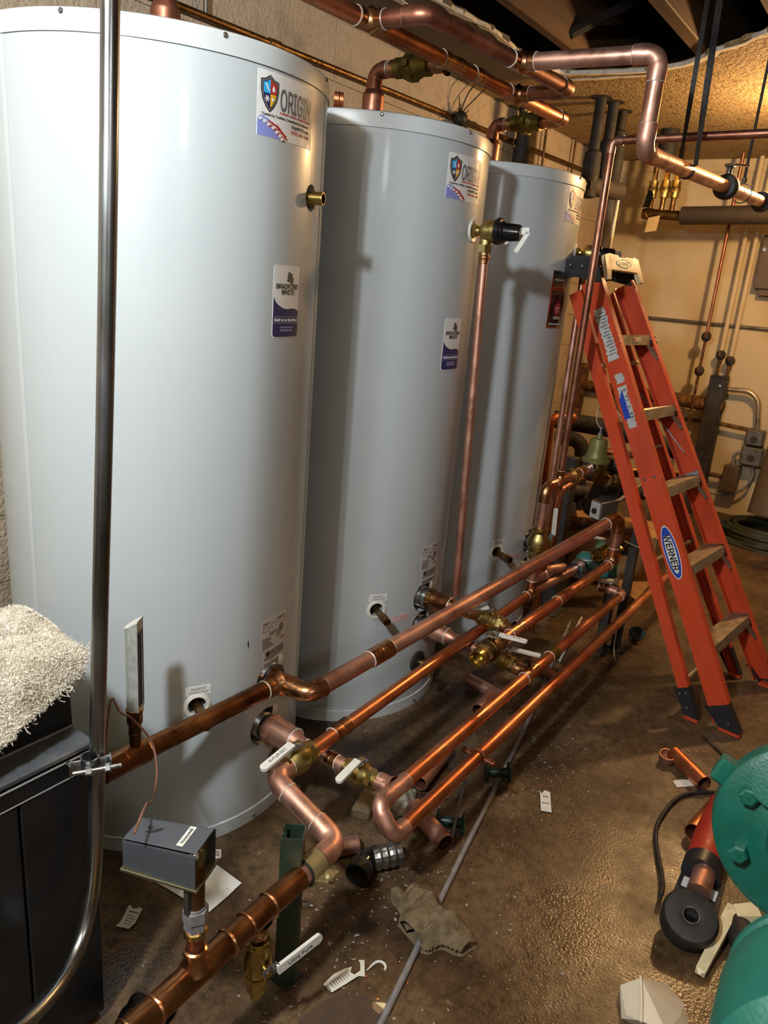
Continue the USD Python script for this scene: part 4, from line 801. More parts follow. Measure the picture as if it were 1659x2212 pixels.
g = obj('torn_sticker', prism(torn(.016, .062, 1.33, 1.52, 3), .001, WA, web(0, 0) - LA * .0004), 'grey_scuff', tl, smooth=False, label='torn remains of a white sticker')
for i in range(14): obj('sticker_print', prism(sbox(.024, 1.35 + i * .0115, .052 - .006 * (i % 3), 1.3535 + i * .0115), .0004, WA, web(0, 0) - LA * .0015), 'ink_grey', g, smooth=False)
g = obj('blue_sticker', prism(torn(.022, .060, 1.085, 1.235, 8), .001, WA, web(0, 0) - LA * .0004), 'grey_scuff', tl, smooth=False, label='torn white and blue size sticker')
obj('blue_field', prism(Polygon([(.062, 1.12), (.062, 1.19), (.042, 1.225), (.040, 1.12)]), .0006, WA, web(0, 0) - LA * .0015), 'ladder_blue', g, smooth=False)
for i, ch in enumerate('6 FT 1.83'):
    if ch != ' ':
        mm = text(ch, .010, None, True); mm.vertices = web(0, 0) - LA * .0016 + np.stack([.038 - mm.vertices[:, 1], 1.222 - i * .012 - mm.vertices[:, 0], mm.vertices[:, 2]], 1) @ np.array(WA); obj('lettering', mm, 'ink_black', g)
obj('torn_sticker', prism(torn(.020, .056, 1.246, 1.28, 12, 10), .001, WA, web(0, 0) - LA * .0004), 'grey_scuff', tl, smooth=False)
ov = affinity.translate(affinity.scale(Point(0, 0).buffer(1, 24), .025, .094), .038, .64)
g = obj('maker_decal', prism(ov, .0008, WA, web(0, 0) - LA * .0004), 'label_white', tl, smooth=False, label='long oval blue and white maker decal')
obj('blue_rim', prism(affinity.scale(ov, .9, .95).difference(affinity.scale(ov, .66, .78)), .0005, WA, web(0, 0) - LA * .0013), 'ladder_blue', g, smooth=False)
obj('blue_tip', prism(affinity.scale(ov, .9, .95).intersection(sbox(0, .70, .1, .8)), .0006, WA, web(0, 0) - LA * .0013), 'ladder_blue', g, smooth=False)
mm = text('WERNER', .022, .125, True, .0006); mm.vertices = web(0, 0) - LA * .0016 + np.stack([.049 - (mm.vertices[:, 1]), .703 - (mm.vertices[:, 0]), mm.vertices[:, 2]], 1) @ np.array(WA); obj('lettering', mm, 'ink_black', g)
for d, b in ((.90, .02), (.90, .055)): obj('rivet', lathe([(0, .004), (.004, .003), (.006, 0), (0, 0)], web(d, b), -LA, 10), 'zinc_bolt', tl)

# ================================================================ black cabinet, towel, conduit at the left
tc = thing('black_cabinet', 'large black metal equipment cabinet at the lower left corner', 'cabinet', (-.1, 1.35, 0))
cx0, cx1, cy0, cy1, cz = -.9, .606, .940, 1.50, .595
obj('carcass', cbox((cx0, cy0 + .012, 0), (cx1 - .004, cy1, cz - .012), .003), 'black_paint', tc); obj('deck', cbox((cx0, cy0, cz - .012), (cx1, cy1, cz), .003), 'cabinet_deck', tc, label='dusty grey-black top of the cabinet')
obj('rail_panel', cbox((cx0, cy0, cz - .045), (cx1 - .002, cy0 + .014, cz - .017), .002), 'black_paint', tc); 
obj('door_panel', cbox((cx0, cy0, .02), (.474, cy0 + .014, cz - .049), .002), 'black_paint', tc); obj('door_panel', cbox((.478, cy0, .02), (cx1 - .002, cy0 + .014, cz - .049), .002), 'black_paint', tc)
obj('trim_line', cbox((cx0, cy0 - .001, cz - .018), (cx1 - .001, cy0 + .004, cz - .0155), .0005), 'cabinet_line', tc); obj('trim_line', cbox((cx0, cy0 - .001, cz - .048), (cx1 - .001, cy0 + .004, cz - .0465), .0005), 'cabinet_line', tc)
obj('upper_housing', hull([(cx0, 1.0, cz), (.604, 1.0, cz), (cx0, 1.4, cz), (.604, 1.4, cz), (cx0, 1.0, cz + .080), (.602, 1.0, cz + .080), (cx0, 1.35, cz + .086), (.602, 1.35, cz + .086), (cx0, 1.4, cz + .08), (.602, 1.4, cz + .08)]), 'black_paint', tc, smooth=False); obj('housing_rim', cbox((cx0, .996, cz), (.606, 1.004, cz + .003), .001), 'cabinet_line', tc)
# towel: a heap of terry cloth on the housing with one flap hanging over its front
def towel():
    from scipy.interpolate import RectBivariateSpline
    rows = [[(-80, 1470, 1.30), (-20, 1450, 1.30), (40, 1440, 1.28), (85, 1440, 1.24), (125, 1440, 1.16), (168, 1450, 1.06)],
            [(-80, 1345, 1.25), (-20, 1332, 1.25), (40, 1322, 1.22), (85, 1345, 1.18), (130, 1390, 1.10), (172, 1412, 1.04)],
            [(-80, 1372, 1.18), (-20, 1362, 1.18), (38, 1350, 1.16), (84, 1372, 1.13), (128, 1398, 1.07), (174, 1414, 1.03)],
            [(-80, 1412, 1.15), (-20, 1405, 1.15), (32, 1388, 1.14), (82, 1392, 1.12), (127, 1408, 1.07), (176, 1417, 1.025)],
            [(-80, 1420, 1.075), (-10, 1412, 1.075), (35, 1396, 1.075), (80, 1392, 1.065), (125, 1402, 1.045), (178, 1420, 1.015)],
            [(-80, 1460, 1.02), (-10, 1450, 1.02), (33, 1432, 1.02), (78, 1422, 1.015), (123, 1420, 1.005), (176, 1428, .995)],
            [(-80, 1540, .985), (-5, 1520, .985), (30, 1490, .985), (75, 1466, .985), (120, 1448, .985), (168, 1438, .985)],
            [(-80, 1640, .965), (-5, 1590, .965), (40, 1540, .968), (85, 1500, .972), (128, 1466, .978), (164, 1446, .982)],
            [(-80, 1690, .945), (0, 1622, .95), (48, 1572, .955), (92, 1522, .965), (133, 1478, .975), (160, 1452, .98)]]
    G = np.array([[aty(*q) for q in r] for r in rows]); nu, nv = 210, 170
    a, b = np.linspace(0, 1, len(rows)), np.linspace(0, 1, 6); A, B = np.linspace(0, 1, nu), np.linspace(0, 1, nv)
    P = np.stack([RectBivariateSpline(a, b, G[:, :, k], kx=3, ky=2, s=0)(A, B) for k in range(3)], -1)
    def normals(P):
        n = np.cross(np.gradient(P, axis=0), np.gradient(P, axis=1)); n /= np.linalg.norm(n, axis=2, keepdims=True) + 1e-12; c = (CAMP - P); return n * np.sign((n * c).sum(2, keepdims=True))
    N = normals(P); Q = np.stack([P[..., 0].ravel() * 9, P[..., 1].ravel() * 9, P[..., 2].ravel() * 9], 1)
    f1 = meshkit.fbm(Q, 3, 2).reshape(nu, nv, 1); f2 = meshkit.noise(Q * 3.1, 5).reshape(nu, nv, 1); cr = np.abs(meshkit.noise(Q * V(1.4, 1.4, 1.4), 8)).reshape(nu, nv, 1)
    tear = (A[:, None] ** 14)[..., None] * (meshkit.noise(np.stack([B * 38, B * 0, B * 0], 1), 3)[None, :, None]) * .010
    P = P + N * (.012 * f1 + .004 * f2 + .012 * cr - .006) + tear * unit(V(.5, -.2, -.8))
    N = normals(P); P[..., 2] = np.where(P[..., 1] > 1.0, np.maximum(P[..., 2], cz + .092), P[..., 2]); v = P.reshape(-1, 3)
    idx = np.arange(nu * nv).reshape(nu, nv); q = [idx[:-1, :-1].ravel(), idx[1:, :-1].ravel(), idx[1:, 1:].ravel(), idx[:-1, 1:].ravel()]
    f = np.vstack([np.stack([q[0], q[1], q[2]], 1), np.stack([q[0], q[2], q[3]], 1)]); m = tm(v, f)
    if (m.face_normals[len(f) // 4] @ N.reshape(-1, 3)[f[len(f) // 4, 0]]) < 0: f = f[:, ::-1]
    w = v - N.reshape(-1, 3) * .006; e = np.concatenate([idx[0, :], idx[1:, -1], idx[-1, -2::-1], idx[-2:0:-1, 0]]); k = len(v); ee = np.roll(e, -1)
    return tm(np.vstack([v, w]), np.vstack([f, f[:, ::-1] + k, np.stack([e, ee, ee + k], 1), np.stack([e, ee + k, e + k], 1)])), P, N
tw, TWV, TWN = towel()
tt = thing('towel', 'crumpled cream terry towel draped over the black cabinet', 'towel', (.3, 1.2, cz + .1)); obj('cloth', tw, 'terry', tt, smooth=True)
def strands(name, P, N, n, length, wid, mname, parent, seed, curl=.6):
    r = np.random.default_rng(seed); pts, cnt, wd = [], [], []
    off = LOC[str(parent.GetPath())]
    for _ in range(n):
        i = r.integers(len(P)); p = P[i] + r.normal(0, .0015, 3); d = unit(N[i] + r.normal(0, curl, 3)); L = length * r.uniform(.6, 1.3); s = r.normal(0, 1, 3) * L * .45
        q = [p - d * .002, p + d * L * .4 + s * .1, p + d * L * .75 + s * .5, p + d * L * .8 + s]
        pts += [tuple(a - off) for a in q]; cnt.append(4)
    c = UsdGeom.BasisCurves.Define(stage, numbered(str(parent.GetPath()) + '/' + name)); c.CreateTypeAttr('linear'); c.CreatePointsAttr([Gf.Vec3f(*map(float, p)) for p in pts]); c.CreateCurveVertexCountsAttr(cnt); c.CreateWidthsAttr([wid]); c.SetWidthsInterpolation('constant')
    UsdShade.MaterialBindingAPI.Apply(c.GetPrim()).Bind(MATS[mname]); c.GetPrim().SetCustomDataByKey('kind', 'stuff'); return c
strands('pile_loops', TWV[:, :].reshape(-1, 3), TWN.reshape(-1, 3), 26000, .0042, .0009, 'terry', tt, 1)
edge = np.concatenate([TWV[-1], TWV[:, -1]]); en = np.concatenate([np.tile(V(.8, -.3, -.3), (TWV.shape[1], 1)), np.tile(V(.3, -.3, -.9), (TWV.shape[0], 1))])
strands('frayed_threads', edge, en, 260, .010, .0010, 'terry', tt, 5, .8)
# upright conduit with a bend and its clamp
cpts = [aty(238, -60, .902), aty(238, 0, .902), aty(226, 900, .902), aty(210, 1640, .900), aty(207, 1800, .898), aty(203, 1880, .896), aty(192, 1965, .888), aty(176, 2030, .875), aty(147, 2095, .855), aty(110, 2150, .835), aty(50, 2212, .81), aty(-60, 2290, .77)]
cpts = [V(.655, .902, 2.235)] + cpts[1:]
tco = thing('conduit', 'upright shiny steel conduit with a swept bend in the left foreground', 'conduit', cpts[3])
obj('tube', sweep(smoothpath(cpts, 120), .0119, 22), 'conduit_steel', tco, smooth=True)
q = V(.5695, .899, .590); ux, uy = unit(V(.86, -.5, 0)), unit(V(.5, .86, 0))
cl = obj('conduit_clamp', [lathe([(.0125, -.013), (.0145, -.013), (.0145, .013), (.0125, .013)], q, Z, 24, closed=True)], 'galvanised', tco, label='zinc plated one hole clamp on the conduit')
for s in (-1, 1): obj('clamp_ear', cbox((s * .013, -.002, -.013), (s * .030, .0015, .013), .0006, (ux, uy, Z), q - uy * .006), 'galvanised', cl); obj('clamp_lip', cbox((s * .028, -.014, -.012), (s * .0305, .004, .012), .0006, (ux, uy, Z), q - uy * .002), 'galvanised', cl)
obj('clamp_bolt', cyl(q + uy * -.019 - ux * .026, q + uy * -.019 + ux * .044, .0033, 10), 'zinc_bolt', cl); obj('bolt_nut', hexa(q + uy * -.019 - ux * .008, q + uy * -.019 + ux * .0, .0075), 'zinc_bolt', cl); obj('bolt_nut', hexa(q + uy * -.019 + ux * .020, q + uy * -.019 + ux * .027, .007), 'zinc_bolt', cl)
obj('clamp_screw', lathe([(0, .003), (.004, .002), (.005, 0), (0, 0)], q - ux * .03 - uy * .008 + Z * .012, Z, 10), 'zinc_bolt', cl)

# ================================================================ green pump at the right edge
PC = atd(1765, 1815, .93); PA = unit(atd(1800, 2330, .56) - PC); pu = unit(np.cross(PA, V(.3, 1, 0))); 
tp_ = thing('green_pump', 'glossy green circulator pump with hex bolts at the lower right edge', 'pump', PC)

obj('volute', lathe([(0, -.075), (.07, -.075), (.098, -.062), (.117, -.036), (.122, -.010), (.119, .008), (.108, .017), (.078, .021), (.066, .030), (.05, .034), (0, .034)], PC, PA, 72), 'pump_green', tp_)
px_, py_, _ = frame(PA)
barrel0, barrel1 = PC + PA * .03, PC + PA * .30
obj('bearing_housing', lathe([(0, .02), (.060, .022), (.050, .05), (.046, .10), (.046, .26), (.055, .30), (.074, .322), (.080, .328), (.080, .336), (.076, .339), (.076, .345), (.081, .348), (.084, .36), (.087, .42), (.085, .46), (.07, .475), (0, .48)], PC, PA, 72), 'pump_green', tp_)
lx = unit(CAMR[:, 0] - PA * (CAMR[:, 0] @ PA)); ly = np.cross(PA, lx)
ly = ly if (ly @ CAMR[:, 1]) > 0 else -ly
for i, a in enumerate((147, 197, 248, 300, 350, 42, 95)):
    d = lx * math.cos(math.radians(a)) + ly * math.sin(math.radians(a)); q = PC + d * .091 + PA * .017
    b = obj('hex_bolt', [lathe([(0, -.004), (.013, -.004), (.013, .003), (.0135, .003), (.0115, .0145), (.009, .016), (0, .016)], q, PA, 6)], 'pump_green', tp_, smooth=20, label='green painted hex bolt head')
    mm = text('B', .006, None, True, .0008); mm.vertices = q + PA * .0160 + (mm.vertices - V(.002, .003, 0)) @ np.array((lx, ly, PA)); obj('head_mark', mm, 'pump_green', b)
d = unit(lx * -.86 + ly * .50); obj('vent_boss', cbox((-.017, -.016, .10), (.017, .016, .136), .004, (unit(np.cross(PA, d)), PA, d), PC - PA * .018), 'pump_green', tp_, smooth=25)
d = unit(lx * -.52 + ly * .86); sp = obj('casting_rib', lathe([(0, .04), (.030, .038), (.034, -.01), (.0, -.02)], PC + d * .075, unit(PA + d * .3), 28), 'pump_green', tp_)
FLp = PC - PA * .05 + CAMR[:, 0] * .17 - V(0, 0, .02)
obj('suction_flange', lathe([(0, -.11), (.05, -.11), (.05, -.02), (.04, 0), (0, .0)], PC + CAMR[:, 0] * .12 - PA * .03, -CAMR[:, 0] * .4 - V(0, 0, .9), 40), 'pump_green', tp_)
fb = PC + CAMR[:, 0] * .13; obj('pedestal', cyl((fb[0], fb[1], 0), (fb[0], fb[1], PC[2] - .02), .045, 28), 'pump_green', tp_); obj('pedestal_base', cbox((fb[0] - .09, fb[1] - .09, 0), (fb[0] + .09, fb[1] + .09, .02), .004), 'pump_green', tp_)
# ================================================================ pressure valve, circulators and the old pipes behind the ladder
PV = R2_ + dR * .065
t = thing('pressure_valve', 'pressure reducing valve with olive bell bonnet and wire tag behind the ladder', 'valve', PV)
obj('valve_body', lathe([(0, -.055), (.03, -.055), (.042, -.03), (.044, .0), (.036, .016), (.050, .02), (0, .02)], PV, Z, 28), 'bronze_old', t); obj('inlet_union', hexa(PV - dR * .062, PV - dR * .040, .030), 'galvanised', t); obj('outlet', cyl(PV + dR * .03, PV + dR * .075, .022, 18), 'brass_dull', t)
b = obj('bonnet', lathe([(.053, .016), (.053, .026), (.046, .030), (.040, .040), (.036, .060), (.033, .098), (.028, .106), (.012, .108), (.010, .120), (0, .121)], PV, Z, 30), 'green_paint_old', t, label='olive painted bell bonnet'); obj('adjusting_screw', [cyl(PV + Z * .118, PV + Z * .150, .0035, 8), hexa(PV + Z * .120, PV + Z * .127, .008)], 'steel_rod', b)
lone('tag_wire', sweep(smoothpath([PV + Z * .145, PV + V(.0, .025, .19), PV + V(.03, .02, .235), PV + V(.09, -.02, .225), PV + V(.16, -.07, .20)], 40), .0018, 6), 'wire_white', 'thin pale wire looping up from the pressure valve bonnet', 'wire')
t = thing('meter_body', 'squat dark bronze valve with black ribbed cap behind the pressure valve', 'valve', PV + V(.20, -.03, -.06)); q = PV + V(.19, -.02, -.10)
obj('valve_body', lathe([(0, 0), (.05, 0), (.06, .02), (.055, .05), (.045, .06), (0, .06)], q, Z, 26), 'bronze_old', t); obj('cap', lathe([(.048, .062), (.050, .066), (.046, .105), (.040, .110), (0, .110)], q, Z, 20), 'black_rubber', t); obj('cap_rim', ring(q + Z * .07, Z, .05, .004), 'black_iron', t); obj('outlet', cyl(q + V(-.10, 0, .03), q + V(.12, .0, .03), .024, 18), 'bronze_old', t)
def circ(name, label, p, d, up, s, m):
    d, up = unit(d), unit(up); p = V(*p); t = thing(name, label, 'pump', p)
    obj('volute', lathe([(0, -.045 * s), (.045 * s, -.045 * s), (.062 * s, -.025 * s), (.062 * s, .01 * s), (.052 * s, .02 * s), (0, .02 * s)], p, d, 28), m, t); obj('motor', lathe([(.05 * s, .02 * s), (.054 * s, .03 * s), (.054 * s, .11 * s), (.045 * s, .125 * s), (0, .125 * s)], p, d, 28), m, t)
    side = np.cross(d, up); obj('terminal_box', cbox((-.055 * s, .045 * s, .022 * s), (.055 * s, .095 * s, .118 * s), .006, (side, up, d), p), m, t); obj('box_lid', cbox((-.057 * s, .088 * s, .02 * s), (.057 * s, .10 * s, .12 * s), .004, (side, up, d), p), m, t)
    obj('flange_bolts', [lathe([(0, .03 * s), (.006, .03 * s), (.006, -.05 * s), (0, -.05 * s)], p + (side * math.cos(a) + up * math.sin(a)) * .058 * s, d, 8) for a in (.7, 2.4, 3.9, 5.5)][0:1], 'steel_rod', t)
    return t
circ('circulator_pump', 'small teal circulator pump between the low copper pipes behind the far tank', (2.80, .905, .312), (.25, -.9, .15), Z, .92, 'pump_teal')
q = V(2.735, .915, .312); t = thing('pump_flange', 'grey bolted flange where the copper pipe meets the teal pump', 'flange', q); obj('flange', lathe([(.018, -.010), (.042, -.010), (.044, -.006), (.044, .006), (.042, .010), (.018, .010)], q, X, 6, closed=True), 'galvanised', t)
for a in (.8, 2.5, 4.0, 5.6): obj('bolt', hexa(q + V(-.02, .032 * math.cos(a), .032 * math.sin(a)), q + V(.02, .032 * math.cos(a), .032 * math.sin(a)), .007), 'zinc_bolt', t)
circ('circulator_pump', 'dark grey circulator with cone shaped motor standing behind the pressure valve', (2.98, .96, .52), (0, -.25, 1), (1, 0, 0), 1.05, 'black_plastic')
t = thing('control_box', 'small grey metal control box with round dial under the pressure valve', 'control box', (2.83, .885, .54)); obj('case', cbox((-.045, -.03, -.035), (.05, .03, .04), .004, (unit(V(.9, -.4, .1)), unit(V(.4, .9, 0)), Z), (2.845, .895, .545)), 'box_steel', t)
fr_ = (unit(V(.9, -.4, .1)), unit(V(.4, .9, 0)), Z); obj('face_plate', cbox((-.0475, -.024, -.03), (-.044, .024, .035), .001, fr_, (2.845, .895, .545)), 'grey_scuff', t); obj('dial', cyl(V(2.845, .895, .545) - fr_[0] * .047, V(2.845, .895, .545) - fr_[0] * .053, .012, 14), 'black_iron', t)
lone('flex_conduit', sweep(smoothpath([V(2.89, .875, .56), V(2.97, .84, .60), V(3.06, .80, .645), V(3.15, .76, .66)], 30), .009, 10), 'aluminium_tan', 'grey armoured cable rising from the control box to the ladder', 'cable')
def simple_pipe(name, label, pts, r, m, Rb=1.6, cat='pipe', elbows=None, loc=None, collars=()):
    t = thing(name, label, cat, pts[0]); P = [V(*p) for p in pts]
    obj('pipe', sweep(rounded(P, r * Rb, 8), r, 18), m, t, smooth=True)
    for (s, L, g) in collars:
        i = int(s); f = s - i; d = unit(P[i + 1] - P[i]); c = P[i] + (P[i + 1] - P[i]) * f; obj('collar', lathe([(r, -L / 2), (r * g, -L / 2 + r * .1), (r * g, L / 2 - r * .1), (r, L / 2)], c, d, 20), m, t)
    return t
ball_valve('ball_valve', 'dull brass valve lying across behind the long header, above the teal pump', (2.78, .83, .392), (.85, -.5, .05), .020, Z, (-.8, .5, .2), .085, 'brass', L=.12)
simple_pipe('copper_old_pipe', 'short old copper branch below the riser valve ending in a silver joint', [(2.37, .95, .36), (2.52, .955, .355), (2.60, .93, .35)], .019, 'copper_pink', collars=((.7, .05, 1.25),))
simple_pipe('copper_old_pipe', 'old copper pipe standing behind the long header with a white valve lever', [(2.68, 1.02, .30), (2.68, 1.02, .62), (2.9, 1.02, .64)], .016, 'copper_dark')
simple_pipe('copper_old_pipe', 'glowing copper pipe running across behind the far tank above the pressure valve', [(3.20, 1.30, .30), (3.20, 1.32, .80), (3.33, 1.26, .80)], .024, 'copper_new', collars=((1.75, .05, 1.16),))
simple_pipe('insulated_pipe', 'thick black insulated pipe with white scuffs crossing behind the ladder', [atx(1195, 905, 4.0), atx(1255, 915, 4.05), atx(1330, 928, 4.1), atx(1470, 975, 4.2)], .050, 'foam_insulation')
simple_pipe('insulated_pipe', 'black insulated pipe dropping from the thick crossing pipe behind the ladder', [atx(1200, 945, 3.92), atx(1258, 950, 3.95), atx(1255, 1010, 3.95), V(*atx(1255, 1010, 3.95)[:2], .02)], .040, 'foam_insulation')
simple_pipe('rusty_pipe', 'rusty capped vertical pipe with side branch on the back wall behind the ladder', [atx(1264, 785, 5.37), atx(1236, 925, 5.37)], .040, 'rust_pipe', collars=((.05, .03, 1.1),)); simple_pipe('rusty_pipe', 'rusty horizontal branch running right from the capped vertical pipe', [atx(1262, 832, 5.37), atx(1335, 842, 5.37)], .040, 'rust_pipe')
simple_pipe('insulated_pipe', 'black horizontal pipe meeting the black post right of the ladder', [atx(1330, 845, 5.30), atx(1440, 858, 5.28), atx(1562, 880, 5.25)], .045, 'rust_pipe')
simple_pipe('copper_old_pipe', 'dark copper pipe crossing low behind the ladder', [atx(1285, 972, 4.0), atx(1420, 990, 4.1)], .020, 'copper_dark')
t = thing('black_post', 'square black steel post standing against the back wall right of the ladder', 'post', (5.2, 1.0, 0)); pa, pb = atx(1557, 826, 5.25), atx(1512, 1005, 5.25); obj('tube', cbox((-.055, -.05, 0), (.055, .05, pa[2] + .03), .004, o=(5.25, (pa[1] + pb[1]) / 2, .0), ax=np.eye(3)), 'black_iron', t); obj('end_cap', cbox((-.057, -.052, pa[2] + .03), (.057, .052, pa[2] + .04), .003, o=(5.25, (pa[1] + pb[1]) / 2, 0), ax=np.eye(3)), 'black_plastic', t); obj('bolt', lathe([(0, .012), (.01, .01), (.012, 0), (0, 0)], (5.19, (pa[1] + pb[1]) / 2 - .02, pa[2] - .02), -X, 8), 'zinc_bolt', t)
# dark stands and equipment under the pipes
t = thing('strut_post', 'black channel post under the far pipes beside the teal pump', 'post', (2.76, .70, 0)); obj('channel', cbox((2.735, .765, .006), (2.775, .800, .245), .002), 'black_iron', t); obj('base_plate', cbox((2.71, .74, 0), (2.80, .83, .006), .001), 'black_iron', t)
t = thing('strut_post', 'tall black channel post behind the far drop of the copper header', 'post', (2.80, .79, 0)); obj('channel', cbox((2.80, .725, .006), (2.832, .757, .56), .002), 'black_iron', t); obj('base_plate', cbox((2.78, .70, 0), (2.86, .775, .006), .001), 'black_iron', t)
t = thing('strut_post', 'black post standing behind the riser below the pressure valve', 'post', (2.95, 1.1, 0)); obj('channel', cbox((2.93, 1.07, .006), (2.985, 1.125, .70), .002), 'black_iron', t); obj('base_plate', cbox((2.9, 1.04, 0), (3.02, 1.16, .006), .001), 'black_iron', t)
t = thing('cardboard_box', 'brown cardboard box with a round black mark behind the ladder foot', 'box', (3.35, .78, 0)); ca, sa = unit(V(.35, -.94, 0)), unit(V(.94, .35, 0)); o = atz(1395, 1280, 0) + V(.02, .02, 0)
obj('box_body', cbox((-.42, 0, 0), (.02, .30, .27), .003, (ca, sa, Z), o), 'cardboard', t, smooth=False); obj('lid_flap', cbox((-.42, -.01, .268), (.02, .16, .272), .001, (ca, sa, Z), o), 'cardboard', t, smooth=False)
bm = Point(0, 0).buffer(.034, 14).difference(Point(0, 0).buffer(.014, 10)).difference(sbox(-.006, .0, .006, .05)).union(sbox(-.005, -.012, .005, .012)); obj('round_mark', prism(bm, .001, (ca, Z, -sa), o - ca * .115 + Z * .195 - sa * .0005), 'ink_black', t)
t = thing('cardboard_box', 'flattened tan cardboard sheet on the floor beyond the far pipe ends', 'cardboard', atz(1360, 1310, 0)); obj('sheet', prism(Polygon([atz(u, v, 0)[:2] for u, v in ((1345, 1250), (1405, 1275), (1385, 1300), (1372, 1320), (1330, 1285))]), .05), 'cardboard', t, smooth=False)
simple_pipe('cord', 'thin pale cord hanging from the copper drop to the floor behind the ladder', [V(2.74, .76, .47), V(2.80, .72, .44), V(2.90, .66, .50)], .002, 'wire_white', cat='cord'); lone('cord', sweep(smoothpath([V(2.95, .72, .72), V(2.86, .74, .45), V(2.83, .74, .25), V(2.76, .73, .02), V(2.70, .70, .004)], 40), .0022, 6), 'wire_white', 'thin pale cord trailing from the ladder down past the pipe ends', 'cord')
lone('tank_skid', cbox((3.08, 1.14, 0), (3.6, 1.7, .06), .006), 'black_iron', 'low black steel skid on the floor beyond the far tank', 'skid')
t = thing('expansion_tank', 'dark bulbous tank standing among the old pipes beyond the far tank', 'tank', (3.35, 1.32, .06)); obj('shell', lathe([(0, 0), (.08, 0), (.13, .04), (.14, .10), (.14, .26), (.12, .33), (.06, .37), (0, .38)], (3.35, 1.32, .06), Z, 28), 'black_iron', t); obj('neck', cyl((3.35, 1.32, .42), (3.35, 1.32, .54), .02, 12), 'bronze_old', t)
for i, (p0, p1, r, m, l) in enumerate((((3.0, 1.25, .50), (3.6, .95, .46), .035, 'foam_insulation', 'dark lagged pipe low behind the pressure valve'), ((3.02, 1.22, .38), (3.3, .88, .36), .03, 'rust_pipe', 'rusty grey pipe stub below the pressure valve'), ((3.15, 1.05, .62), (3.5, .8, .60), .022, 'bronze_old', 'old bronze pipe beside the black ribbed cap'), ((3.1, 1.3, .70), (3.1, 1.3, .06), .022, 'copper_dark', 'old copper upright beside the far tank'))):
    simple_pipe('old_pipe', l, [p0, p1], r, m, collars=((.3, .06, 1.25), (.7, .05, 1.2)))

# ================================================================ back wall
def wall_pt(u, v, x=XB - .03): return atx(u, v, x)
a, b = wall_pt(1400, 686), wall_pt(1659, 712); simple_pipe('wall_conduit', 'long horizontal steel conduit across the middle of the back wall', [(XB - .014, 2.0, a[2]), (XB - .014, b[1] - .8, b[2])], .011, 'box_steel', collars=((.75, .05, 1.3),))
YS = [wall_pt(1585, 500)[1], wall_pt(1617, 500)[1], wall_pt(1641, 500)[1]]
for i, (y, x, m, r, l, zb) in enumerate(((YS[0], 5.22, 'copper_dark', .011, 'brown gas pipe with black ball valve left of the pale wall pipes', .30), (YS[1], 5.33, 'back_plaster', .014, 'left of two cream painted wall pipes', .30), (YS[2], 5.33, 'back_plaster', .014, 'right of two cream painted wall pipes', .30))):
    t = thing('wall_pipe', l, 'pipe', (x, y, zb)); zv = (1.16, 1.05, 1.02)[i]
    obj('pipe', cyl((x, y, zv), (x, y, 2.24), r, 14), m, t); obj('pipe', cyl((x, y, zb), (x, y, zv), r * .85, 12), 'rust_pipe', t)
    for zz in (zv, zv - .22): v = obj('valve_body', lathe([(0, -.032), (.016, -.03), (.03, -.012), (.03, .012), (.016, .03), (0, .032)], (x, y, zz), Z, 14), 'black_iron', t); obj('valve_key', cbox((x - .05, y - .006, zz - .004), (x - .02, y + .006, zz + .03), .002), 'rust_pipe', v)
t = thing('electrical_panel', 'dark brown electrical panel cut off by the right edge of the picture', 'panel', (XB - .1, .8, 1.4)); pa, pb = wall_pt(1645, 507, XB - .08), wall_pt(1626, 630, XB - .08)
obj('door', cbox((XB - .10, pb[1] - .55, pb[2] + .02), (XB - .005, pb[1] + .0, pa[2]), .004), 'panel_brown', t); obj('bottom_lip', cbox((XB - .08, pb[1] - .5, pb[2] - .02), (XB - .005, pb[1] - .03, pb[2] + .025), .003), 'panel_brown', t); obj('latch', cyl((XB - .10, pb[1] - .02, pb[2] + .25), (XB - .115, pb[1] - .02, pb[2] + .25), .012, 10), 'zinc_bolt', t)
t = thing('wall_conduit', 'steel conduit bending down into two grey junction boxes at the right', 'conduit', (XB - .06, .85, .6)); xs = XB - .07
P = [V(xs, wall_pt(q[0], q[1], xs)[1], wall_pt(q[0], q[1], xs)[2]) for q in ((1555, 840), (1640, 846), (1636, 930))]; obj('tube', sweep(rounded(P, .16, 12), .016, 14), 'aluminium_tan', t, smooth=True)
P2 = [wall_pt(q[0], q[1], xs) for q in ((1480, 905), (1550, 914), (1625, 930))]; obj('tube', sweep(P2, .014, 12), 'rust_pipe', t, smooth=True)
for (u, v, hh, ww) in ((1632, 945, .10, .11), (1625, 985, .12, .13)):
    c = wall_pt(u, v, xs); bo_ = obj('junction_box', cbox(c - V(.045, ww / 2, hh / 2), c + V(.045, ww / 2, hh / 2), .008), 'box_steel', t); obj('outlet_face', cyl(c - V(.045, 0, .01), c - V(.05, 0, .01), .022, 14), 'black_iron', bo_)
P3 = [wall_pt(q[0], q[1], xs) for q in ((1605, 978), (1590, 980), (1584, 1010), (1582, 1035))]; obj('cable', sweep(smoothpath(P3, 30), .011, 10), 'steel_rod', t, smooth=True)
c = wall_pt(1578, 1033, xs); obj('switch_box', cbox(c - V(.04, .05, .09), c + V(.04, .05, .09), .006), 'panel_brown', t); P4 = [wall_pt(q[0], q[1], xs) for q in ((1624, 1005), (1620, 1040), (1595, 1062), (1560, 1068), (1525, 1060))]; obj('cable', sweep(smoothpath(P4, 40), .009, 10), 'steel_rod', t, smooth=True); P5 = [wall_pt(q[0], q[1], xs) for q in ((1525, 1022), (1572, 1032))]; obj('tube', sweep(P5, .016, 12), 'rust_pipe', t)
